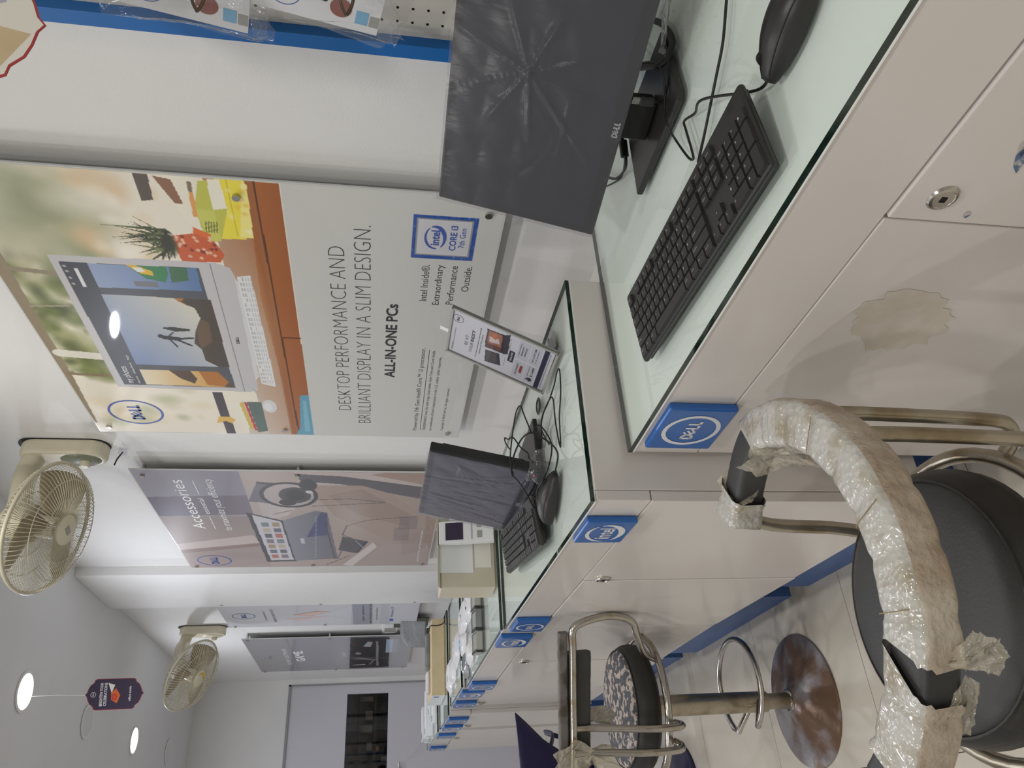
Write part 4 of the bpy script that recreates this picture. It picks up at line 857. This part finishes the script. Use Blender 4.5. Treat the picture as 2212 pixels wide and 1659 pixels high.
# ================================================================ bar stools
def dz(a): q = min(max((abs(a)-75)/60, 0), 1); return -.034*q*q*(3-2*q)      # the arms slope down towards their front ends
def sweep_arc(b, R, a0, a1, z, sec, n, jit=0, mi=0, wob=0, seed=0):
    r = random.Random(seed); pts = []
    for i in range(n+1):
        a = math.radians(a0+(a1-a0)*i/n); rr = R+r.uniform(-wob,wob); pts.append((rr*math.cos(a), rr*math.sin(a), z+dz(math.degrees(a))+r.uniform(-wob,wob)))
    b.sweep(pts, sec, mi, up=(0,0,1), jitter=jit)
def stool(label, loc, rz, worn=False, wrapped=False):
    t = thing('bar_stool', label, 'stool', loc, rz, 'bar stools along the counter')
    MB().lathe([(.0,.0),(.193,.0),(.195,.003),(.193,.007),(.175,.011),(.12,.020),(.07,.032),(.042,.046),(.031,.056),(.0,.056)], 56, 0, None, False).build('base_disc', M['rust'], t, smooth=35)
    b = MB(); b.lathe([(.030,.050),(.034,.053),(.034,.057),(.029,.060)], 28); b.build('base_collar', M['steel'], t, smooth=40)
    b = MB(); b.cyl((0,0,.055),(0,0,.15),.0235,n=24); b.build('gas_column', M['brass'], t, smooth=40)
    b = MB(); b.cyl((0,0,.132),(0,0,.525),.0305,n=28); b.build('sleeve', M['brass'], t, smooth=40)
    p = [(0,-.028,.205)]+[(.145*math.sin(math.radians(a)), -.03+.0*a-.145*1.0*math.cos(math.radians(a))+.145*.25, .205-.0*a) for a in range(0,0)]
    fr = []
    for a in range(-150, 151, 10): fr.append((.14*math.sin(math.radians(a)), .045+.14*math.cos(math.radians(a)), .208-.0*abs(a)))
    fr = [(-.028, .0, .165)]+fr+[(.028, .0, .165)]
    b = MB(); b.tube(fr, .0085, 10); o = b.build('footrest', M['steel'], t, smooth=60); o.rotation_euler = (0,0,-rz)
    b = MB(); b.cyl((0,0,.505),(0,0,.530),.075,n=28); b.build('seat_plate', M['tank'], t, smooth=40)
    vm = M['worn'] if worn else M['vinyl']
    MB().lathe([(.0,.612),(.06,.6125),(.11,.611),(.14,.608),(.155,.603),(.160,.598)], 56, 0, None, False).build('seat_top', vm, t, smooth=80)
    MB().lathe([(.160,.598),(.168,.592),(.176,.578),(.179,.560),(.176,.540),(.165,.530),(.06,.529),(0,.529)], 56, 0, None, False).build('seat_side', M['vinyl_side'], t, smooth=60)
    pp = []
    for k in range(56): a = 2*PI*k/56; pp.append((.162*math.cos(a), .162*math.sin(a), .5985))
    b = MB(); b.tube(pp, .0022, 6, closed=True); b.build('seat_piping', M['vinyl_side'], t, smooth=60)
    rp = []
    for k in range(48): a = 2*PI*k/48; rp.append((.198*math.cos(a), .198*math.sin(a), .522))
    b = MB(); b.tube(rp, .0105, 10, closed=True); b.build('seat_ring', M['brass'] if wrapped else M['chrome'], t, smooth=60)
    # hoop with its two front legs
    R = .238; zt = .785
    def leg_end(a):
        ca, sa = math.cos(math.radians(a)), math.sin(math.radians(a)); e = dz(a)
        return [(.195*ca, .195*sa, .522), (.222*ca, .222*sa, .60), (.234*ca, .234*sa, zt+e-.05)]
    tm = M['brass'] if wrapped else M['chrome']
    if wrapped:
        hp = leg_end(-66)+[(p_[0], p_[1], p_[2]+dz(-62+196*i/30)) for i, p_ in enumerate(arc(R, -62, 134, zt, 30))]+leg_end(138)[::-1]
        pairs = [(math.radians(49+da), .251) for da in (-9.5, 9.5)]
    else:        # bent out of shape: the rail runs nearly straight and stands off at the counter side
        bar = [(.05,-.265,.790),(.125,-.195,.793),(.190,-.105,.797),(.265,.02,.803),(.325,.105,.809)]
        hp = [(-.12,-.155,.522),(-.10,-.22,.56),(-.07,-.262,.70),(-.02,-.275,.775)]+bar+[(.352,.148,.810),(.362,.165,.785),(.366,.177,.735),(.364,.179,.690),(.350,.168,.645),(.31,.14,.622),(.24,.11,.585),(.165,.105,.528)]
        pairs = [(math.radians(-20), .215), (math.radians(-34), .236)]
    b = MB(); b.tube(crom(hp, 5), .0105, 10); b.build('hoop', tm, t, smooth=60)
    for a, rt in pairs:
        ca, sa = math.cos(a), math.sin(a); zz = zt-.003 if wrapped else .797
        p = [(rt*ca, rt*sa, zz), ((rt+.001)*ca, (rt+.001)*sa, zz-.06), (.250*ca, .250*sa, .60), (.247*ca, .247*sa, .525), (.240*ca, .240*sa, .503), (.222*ca, .222*sa, .497), (.200*ca, .200*sa, .508)]
        b = MB(); b.tube(crom(p, 6), .0095, 10); b.build('back_tube', tm, t, smooth=60)
    # padding
    if wrapped:
        b = MB(); sweep_arc(b, .236, -58, 132, .792, rrect(.054,.044,.010), 60); b.build('backrest_pad', M['vinyl'], t, smooth=50)
        def wrap(a0, a1, sd, gx=1.0, s0=0, s1=0):
            """bubble wrap sleeve from angle a0 to a1; s0, s1 slant its two ends (degrees at the outer face)"""
            b = MB(); n = max(8, int(abs(a1-a0)*1.1)); r = random.Random(sd)
            sec = rrect(.064*gx, .051*gx, .013, 5); m = len(sec); vs = []; fs = []
            for i in range(n+1):
                q = i/n; ad = a0+(a1-a0)*q
                pinch = 1-.07*abs(math.sin(ad*.21+sd))**14+(.03 if i in (0, n) else 0)
                for k, (x, z) in enumerate(sec):
                    sl = (s0*max(0, 1-q*(n/9)) + s1*max(0, 1-(1-q)*(n/9)))*(x/.032)
                    a = math.radians(ad+sl+(r.uniform(-.7,.7) if i in (0, n) else 0)); rad = Vector((math.cos(a), math.sin(a), 0)); j = r.uniform(-.0007,.0007)
                    vs.append(tuple(rad*(.236+x*pinch+j)+Vector((0,0,.793+dz(ad)+z*pinch+j))))
            for i in range(n):
                for k in range(m): k2 = (k+1) % m; fs.append((i*m+k, i*m+k2, (i+1)*m+k2, (i+1)*m+k))
            b.add(vs, fs)
            for q, f in enumerate(b.f):      # outer side faces are soiled, the top is shiny
                cc = sum((Vector(b.v[i]) for i in f), Vector())/4; rr = math.hypot(cc.x, cc.y)-.236; zz = cc.z-.793-dz(math.degrees(math.atan2(cc.y, cc.x)))
                b.m[q] = 1 if (rr > .0255 and zz < .020) else 0
            return b.build('bubble_wrap', [M['wrap'], M['wrap_d']], t, smooth=60)
        wrap(-20, 90, 1, 1, -2.5, 3); wrap(-50, -24, 2, 1.03, 0, -5.5); wrap(123, 136, 3, 1.05)
        for a in (-11, 14, 47):
            b = MB(); sec = rrect(.067,.054,.013,4); vs = []
            cen = math.radians(a); rad = Vector((math.cos(cen), math.sin(cen), 0)); pts = [rad*(.236+x)+Vector((0,0,.793+z))+Vector((-math.sin(cen), math.cos(cen),0))*(.10*x) for x, z in sec]
            b.tube(pts[4:12], .0006, 5); b.build('crease', M['wrapcrease'], t)
        # torn film flaps
        def P(a, R_, z): return (R_*math.cos(math.radians(a)), R_*math.sin(math.radians(a)), z)
        crumple('torn_film', [P(84,.21,.815),P(62,.205,.812),P(52,.195,.79),P(70,.18,.755),P(98,.19,.765),P(103,.21,.80)], M['film'], t, 4, .006, 11)
        crumple('torn_film', [P(116,.20,.755),P(126,.205,.785),P(125,.268,.79),P(114,.266,.765)], M['film'], t, 4, .005, 12)
        crumple('torn_film', [P(-22,.268,.79),P(-17,.270,.785),P(-14,.295,.772),P(-16,.308,.768),P(-21,.303,.765)], M['film'], t, 4, .005, 13)
        crumple('torn_film', [P(-24,.268,.77),P(-30,.268,.79),P(-36,.268,.80),P(-36,.266,.765),P(-27,.268,.762)], M['film'], t, 4, .005, 14)
        crumple('torn_film', [P(-50,.205,.80),P(-58,.21,.79),P(-62,.25,.775),P(-56,.275,.76),P(-48,.272,.79)], M['film'], t, 4, .008, 15)
        pts = [P(-44,.27,.775), P(-47,.292,.768), P(-51,.300,.765), P(-55,.285,.765), P(-58,.272,.77)]
        b = MB(); b.sweep(crom(pts, 6), [(-.004,-.0006),(.004,-.0006),(.004,.0006),(-.004,.0006)]); b.build('film_strip', M['wrap_d'], t)
    else:
        sh = Vector((-.84,.54,0))
        pth = [Vector(p)+sh*.024 for p in [(.09,-.23,.778),(.125,-.195,.780),(.190,-.105,.784),(.265,.02,.788),(.315,.09,.792)]]
        b = MB(); b.sweep(crom(pth, 8), rrect(.028,.078,.012), 0, up=(0,0,1), jitter=.02); b.build('backrest_pad', M['vinyl'], t, smooth=50)
        pth = [Vector(p)+sh*.010 for p in [(.05,-.265,.815),(.125,-.195,.818),(.190,-.105,.822),(.265,.02,.828),(.325,.105,.834),(.350,.14,.836)]]
        b = MB(); b.sweep(crom(pth, 8), rrect(.018,.026,.006), 0, up=(0,0,1), jitter=.07); b.build('pad_edge', M['wornedge'], t, smooth=50)
        def P(a, R_, z): return (R_*math.cos(math.radians(a)), R_*math.sin(math.radians(a)), z)
        crumple('torn_film', [(.155,-.175,.845),(.190,-.125,.848),(.212,-.105,.80),(.215,-.12,.75),(.19,-.16,.752),(.16,-.19,.79)], M['film'], t, 4, .007, 21)
        crumple('torn_film', [(.20,-.125,.79),(.185,-.165,.785),(.15,-.16,.72),(.12,-.14,.665),(.13,-.12,.66),(.17,-.11,.72)], M['film'], t, 4, .007, 22)
        crumple('torn_film', [(.19,-.06,.77),(.205,-.03,.765),(.16,-.01,.70),(.12,-.015,.655),(.11,-.05,.66),(.15,-.06,.70)], M['wrap'], t, 4, .006, 23)
        crumple('torn_film', [(.205,-.14,.76),(.185,-.18,.73),(.19,-.175,.67),(.20,-.15,.69)], M['film'], t, 4, .006, 24)
    return t
M['wrapcrease'] = mat('wrap_crease', (150,130,100), .6)
M['wornedge'] = mat('worn_pad_edge', (104,100,96), .5, noise=(18,(70,62,54),.46,.58,7), bump=('noise',40,.4))
stool('near bar stool, its curved arm bound in bubble wrap, round grey seat', (-.900, -.995, 0), math.radians(-5), False, True)
stool('second bar stool with peeling seat and rusty round base', (-2.325, -.918, 0), 0, True)

# ================================================================ moulded navy chair (partly out of the picture)
t = thing('plastic_chair', 'navy blue moulded tub chair at the left end of the picture, behind the peeling stool', 'chair', (-3.46, -1.085, 0), PI)
def shell(fn, nu, nv, th, name, m):
    vs = []; fs = []
    for j in range(nv+1):
        for i in range(nu+1): vs.append(fn(i/nu, j/nv))
    b = MB(); n1 = nu+1
    for j in range(nv):
        for i in range(nu): a = j*n1+i; fs.append((a, a+1, a+n1+1, a+n1))
    b.add(vs, fs); o = b.build(name, m, t, smooth=60); s = o.modifiers.new('thick', 'SOLIDIFY'); s.thickness = th; return o
HW = [(.0,.10),(.40,.14),(.63,.185),(.75,.222),(.88,.262),(1.0,.295)]
def hw(v):
    for (a, p), (b_, q) in zip(HW[:-1], HW[1:]):
        if v <= b_: return p+(q-p)*(v-a)/(b_-a)
    return HW[-1][1]
def backf(u, v):
    a = (u-.5)*2; return (-.17-.05*v+.05*abs(a)**2.2*v, a*hw(v), .44+.308*v)
shell(backf, 20, 14, .006, 'backrest', M['navy'])
shell(lambda u, v: (-.18+.38*v, (u-.5)*(.20+.26*v), .445-.014*math.sin(PI*v)-.008*math.sin(PI*u)), 12, 12, .012, 'seat', M['navy'])
for sy in (-1, 1):
    b = MB(); b.sweep(crom([(-.165,.115*sy,.640),(-.14,.165*sy,.605),(-.08,.215*sy,.58),(.08,.24*sy,.575),(.16,.215*sy,.45)],6), rrect(.010,.022,.004,2)); b.build('arm', M['navy'], t, smooth=50)
b = MB(); b.cyl((0,0,.02),(0,0,.43),.028,n=20); b.build('pedestal', M['navy'], t, smooth=40)
b = MB(); b.lathe([(.16,0),(.16,.012),(.05,.03),(.03,.04)], 36); b.build('base_disc', M['navy'], t, smooth=40)
b = MB(); b.box(-.236,-.222,.09,.094,.712,.745); b.build('handle_slot', M['white_card'], t)

# ================================================================ wall fans
def fan(label, wx, wz, cen, az, el, panel):
    t = thing('wall_fan', label, 'fan', (wx, 0, wz), 0, 'wall fans')
    n = Vector((math.cos(az)*math.cos(el), math.sin(az)*math.cos(el), math.sin(el))); c = Vector(cen)-Vector((wx,0,wz))
    a = n.cross(Vector((0,0,1))).normalized(); bb = n.cross(a)
    Mh = Matrix(((a.x,bb.x,n.x,c.x),(a.y,bb.y,n.y,c.y),(a.z,bb.z,n.z,c.z),(0,0,0,1)))
    b = MB(); Mw = Matrix(((1,0,0,0),(0,0,-1,0),(0,1,0,0),(0,0,0,1)))
    b.prism(rrect(.105,.27,.05,6), .0, .055, 0, Mw); b.build('wall_bracket', M['cream'], t, bevel=.012, seg=3)
    b = MB(); b.prism(rrect(.100,.285,.048,6), .0, .004, 0, Matrix.Translation((0,0,.006)) @ Mw); b.build('back_plate', M['bezel'], t)
    b = MB(); Mp = Matrix.Translation((0,-.055,-.055)) @ Mw @ Matrix.Scale(1.5, 4, (0,1,0)); b.lathe([(.0,.010),(.034,.009),(.040,.004),(.043,0)], 32, 0, Mp, False); b.build('control_panel', M[panel], t, smooth=50)
    b = MB(); b.lathe([(.0,.026),(.013,.025),(.017,.018),(.018,.006)], 24, 0, Matrix.Translation((0,-.057,-.07)) @ Mw, False); b.build('knob', M['cream'], t, smooth=50)
    mot = c-n*.10
    b = MB(); b.sweep(crom([(0,-.03,.085),(0,-.10,.10),tuple(Vector((mot.x*.7, -.17, .5*(.10+mot.z)))),tuple(mot)],6), rrect(.06,.07,.025,4), up=(1,.01,0)); b.build('arm', M['cream'], t, smooth=50)
    b = MB(); b.lathe([(.0,-.145),(.030,-.143),(.050,-.125),(.056,-.085),(.054,-.045),(.0,-.045)], 28, 0, Mh, False); b.build('motor_housing', M['cream'], t, smooth=45)
    RR = .2
    def rg(r, z, rad, name):
        b = MB(); b.tube([Mh @ Vector((r*math.cos(2*PI*k/48), r*math.sin(2*PI*k/48), z)) for k in range(48)], rad, 8, closed=True); return b
    rg(RR, 0, .006, '').build('cage_rim', M['cream2'], t, smooth=60)
    w1 = MB(); w2 = MB()
    for k in range(84):
        th = 2*PI*k/84; cs, sn = math.cos(th), math.sin(th)
        w1.tube([Mh @ Vector((r*cs, r*sn, z)) for r, z in ((.045,.058),(.10,.056),(.15,.048),(.182,.032),(.197,.010),(.2,0))], .00115, 4, caps=False)
        w2.tube([Mh @ Vector((r*cs, r*sn, z)) for r, z in ((.05,-.055),(.11,-.055),(.16,-.045),(.19,-.022),(.2,0))], .00115, 4, caps=False)
    for m_, nm in ((w1,'front_grille'),(w2,'rear_grille')):
        for r, z in ((.10,.057),(.155,.047)):
            zz = z if m_ is w1 else -z
            m_.tube([Mh @ Vector((r*math.cos(2*PI*k/40), r*math.sin(2*PI*k/40), zz)) for k in range(40)], .0014, 5, closed=True)
        o = m_.build(nm, M['cream2'], t, smooth=60); o['kind'] = 'stuff'
    b = MB(); b.lathe([(.0,.064),(.040,.062),(.048,.058),(.049,.053),(.0,.053)], 32, 0, Mh, False); b.build('front_badge', M['cream'], t, smooth=40)
    b = MB(); e = Mh @ Matrix.Translation((0,0,.0646)); 
    if panel == 'fanpanel': b.add([(-.014,-.009,0),(.014,-.009,0),(.014,.009,0),(-.014,.009,0)], [(0,1,2,3)], 0, e); flat(b, 'badge_sticker', M['tray'], t)
    else:
        ring(b, 0, 0, .036, .036, .014, 0, e, 0, 30, 200, 24, .2); flat(b, 'badge_sticker', M['yellowink'], t)
    for q in range(3):
        b = MB(); vs = []; fs = []
        for i in range(9):
            r = .03+.145*i/8; w_ = math.radians(52+14*math.sin(PI*i/8))
            for j in range(9):
                th = 2*PI*q/3+(j/8-.5)*w_*1.15+.18*i/8; vs.append(tuple(Mh @ Vector((r*math.cos(th), r*math.sin(th), .026-.05*j/8+.004*math.sin(PI*j/8)))))
        for i in range(8):
            for j in range(8): k0 = i*9+j; fs.append((k0, k0+1, k0+10, k0+9))
        b.add(vs, fs); o = b.build('blade', M['bladep'], t, smooth=80); s = o.modifiers.new('t', 'SOLIDIFY'); s.thickness = .0018
    b = MB(); b.lathe([(.0,.03),(.028,.03),(.034,.022),(.034,-.03),(.0,-.03)], 24, 0, Mh, False); b.build('blade_hub', M['cream'], t, smooth=40)
    return t
fan('large cream wall fan beside the accessories poster, grey control panel', -2.475, 2.37, (-2.40,-.32,2.33), -1.1, -1.33, 'fanpanel')
fan('smaller-looking far wall fan with a yellow mark on its hub', -4.975, 2.375, (-4.77,-.32,2.36), -.97, -1.03, 'cream')
t = thing('wire_clip', 'clear plastic clip with a wire end on the wall under the near fan', 'clip', (-2.50, 0, 2.20))
MB().box(-.012,.012,-.02,0,-.012,.012).build('clip', M['acrylic_clear'], t, bevel=.003); b = MB(); b.tube(crom([(0,-.012,.0),(-.02,-.03,.02),(-.035,-.045,.03)],6), .0025, 6); b.build('wire', M['cable'], t)

# ================================================================ hanging cards
def card(label, loc, rz, sc, faces, cols, lines, strlen, sway=0):
    t = thing('hanging_card', label, 'card', loc, rz, 'cards hung from the ceiling')
    half = [(.0,.50),(.035,.47),(.10,.45),(.16,.42),(.21,.36),(.255,.345),(.27,.31)]
    top = half; bot = [(x, -z) for x, z in reversed(half)]
    rgt = top+bot; outl = rgt+[(-x, z) for x, z in reversed(rgt)][1:-1]
    o1 = [(x*sc, z*sc) for x, z in outl]; o2 = [(x*sc*.965, z*sc*.98) for x, z in outl]
    b = MB(); b.prism(o1, -.0008, .0008, 0, Mw_); b.build('border', M['red'], t)
    b = MB(); b.prism(o2, -.0012, .0012, 0, Mw_); b.build('print_face', M[faces], t)
    for sgn in (1, -1):
        Mf = Matrix(((sgn,0,0,0),(0,0,-sgn,-.0014*sgn),(0,1,0,0),(0,0,0,1)))
        b = MB(); emblem_d(b, 0, .36*sc, .045*sc, 0, Mf, 0, .12); flat(b, 'emblem', M[cols], t)
        for s, x0, x1, z0, z1 in lines: b = MB(); text(b, s, x0*sc, x1*sc, z0*sc, z1*sc, Mf, 0, .01); flat(b, 'text_line', M[cols], t)
        if faces == 'pagew': b = MB(); b.add([(-.24*sc,-.06*sc,-.0001),(-.24*sc,-.30*sc,-.0001),(-.05*sc,-.44*sc,-.0001),(.02*sc,-.06*sc,-.0001)], [(0,1,2,3)], 0, Mf); b.add([(.06*sc,-.16*sc,0),(.16*sc,-.14*sc,0),(.17*sc,-.26*sc,0),(.07*sc,-.28*sc,0)], [(0,1,2,3)], 1, Mf); b.add([(.07*sc,-.28*sc,0),(.17*sc,-.26*sc,0),(.20*sc,-.31*sc,0),(.09*sc,-.33*sc,0)], [(0,1,2,3)], 2, Mf); flat(b, 'photo_print', [M['card'], M['redink'], M['greyink']], t); continue
        b = MB(); b.add([(-.16*sc,-.05*sc,0),(-.02*sc,-.10*sc,0),(.10*sc,-.02*sc,0),(.02*sc,.06*sc,0),(-.10*sc,.05*sc,0)], [(0,1,2,3,4)], 0, Mf); b.add([(.02*sc,.05*sc,.0001),(.16*sc,.0*sc,.0001),(.2*sc,.12*sc,.0001)], [(0,1,2)], 1, Mf)
        ring(b, -.05*sc, -.0, .06*sc, .045*sc, .03*sc, 2, Mf, .0002); flat(b, 'picture', [M['orangeink'], M['pagew'], M['redink']], t)
    if strlen:
        b = MB(); b.tube([(0,0,.5*sc),(.004,0,.5*sc+strlen*.4),(0,0,.5*sc+strlen)], .0012, 6); b.build('string', M['white_card'], t)
    return t
Mw_ = Matrix(((1,0,0,0),(0,0,-1,0),(0,1,0,0),(0,0,0,1)))
card('dark purple hanging card with red scalloped edge, below the nearer lit downlight', (-3.50,-.625,2.372), math.radians(68), .225, 'purple', 'whiteink',
     [('BRIGHTEN YOUR', -.2, .2, .20, .25), ('CELEBRATIONS', -.2, .2, .13, .18), ('offers inside', -.13, .13, -.28, -.24)], 2.74-2.372-.5*.225)
card('ivory hanging card with red scalloped edge, at the top right corner', (-.62,-.36,1.862), math.radians(62), .26, 'pagew', 'ink', [('BRIGHTEN YOUR', -.2, .2, .20, .25), ('CELEBRATIONS', -.2, .2, .13, .18)], 2.74-1.862-.13)

# ================================================================ peg panel with hanging packs
t = thing('pegboard', 'white pegboard panel in a blue frame, right of the computer poster', 'panel', (-.849, 0, 0))
b = MB(); b.box(0,.026,-.030,0,.93,2.45); b.build('blue_frame', M['frame_blue'], t); b = MB(); b.box(.026,1.30,-.030,0,2.42,2.45); b.build('blue_frame', M['frame_blue'], t); b = MB(); b.box(1.30,1.326,-.030,0,.93,2.45); b.build('blue_frame', M['frame_blue'], t)
MB().box(.026,1.30,-.0035,0,.93,2.42).build('board', M['peg'], t)
hl = MB()
for i in range(46):
    for j in range(56): hl.lathe([(.0,.0),(.0026,.0)], 8, 0, Matrix.Translation((.052+.0255*i, -.0037, .95+.0262*j)) @ Matrix.Rotation(PI/2, 4, 'X'), False)
o = hl.build('peg_hole', M['hole'], t); o['kind'] = 'stuff'
for k, (lb, x, z, zh) in enumerate((('upper clear pack with white card and round brown seal, on a hook', -.787, 1.553, 1.585), ('lower clear pack with white card and round brown seal, nearer the monitor', -.767, 1.350, 1.372))):
    t = thing('hanging_pack', lb, 'pack', (x, -.095, z), 0, 'hanging packs on the pegboard', (0, .19, -.12))
    MB().box(0, .17, -.0006, .0006, 0, .20).build('backing_card', M['white_card'], t)
    b = MB(); emblem_d(b, .038, .147, .024, 0, Matrix.Translation((0,-.0009,0)) @ FRONT, 0, .07); flat(b, 'maker_logo', M['blueink'], t)
    b = MB(); b.prism([(.05,.085),(.075,.075),(.14,.10),(.14,.17),(.062,.15)], .001, .018, 0, FRONT); b.build('product', M['bezel'], t, bevel=.004)
    b = MB(); b.lathe([(.0,.0),(.017,.0)], 28, 0, Matrix.Translation((.035,-.0012,.062)) @ Matrix.Rotation(PI/2, 4, 'X'), False); b.build('seal', M['seal'], t)
    b = MB(); b.box(.014,.038,-.0011,-.0007,.018,.038); b.build('blue_label', M['lightblue'], t); b = MB(); b.box(.014,.034,-.0011,-.0007,.001,.016); b.build('grey_label', M['tray'], t)
    crumple('polybag', [(-.008,-.012,.21),(.18,-.022,.21),(.18,-.012,-.01),(.06,-.006,-.02),(.012,-.01,-.026),(-.010,-.004,-.012)], M['film_clear'], t, 4, .006, 31+k)
    crumple('bag_end', [(-.006,-.004,-.002),(.04,-.006,-.002),(.045,-.004,-.03),(.02,-.008,-.042),(-.004,-.004,-.034)], M['film_clear'], t, 4, .005, 41+k)
    h = thing('peg_hook', ['upper double-wire hook crossing in front of the upper pack', 'lower double-wire hook crossing in front of the lower pack'][k], 'hook', (-.70+.02*k, 0, zh+.02), 0, 'hooks on the pegboard')
    for s in (-1, 1):
        b = MB(); b.tube(crom([(.06,.0,.012*s),(.05,-.06,.012*s),(.02,-.13,.012*s),(.0,-.155,.008*s),(-.008,-.17,.0)],6), .0024, 8); b.build('wire', M['hook'], h, smooth=60)
    b = MB(); b.box(.04,.08,-.005,0,-.02,.02); b.build('hook_plate', M['hook'], h)
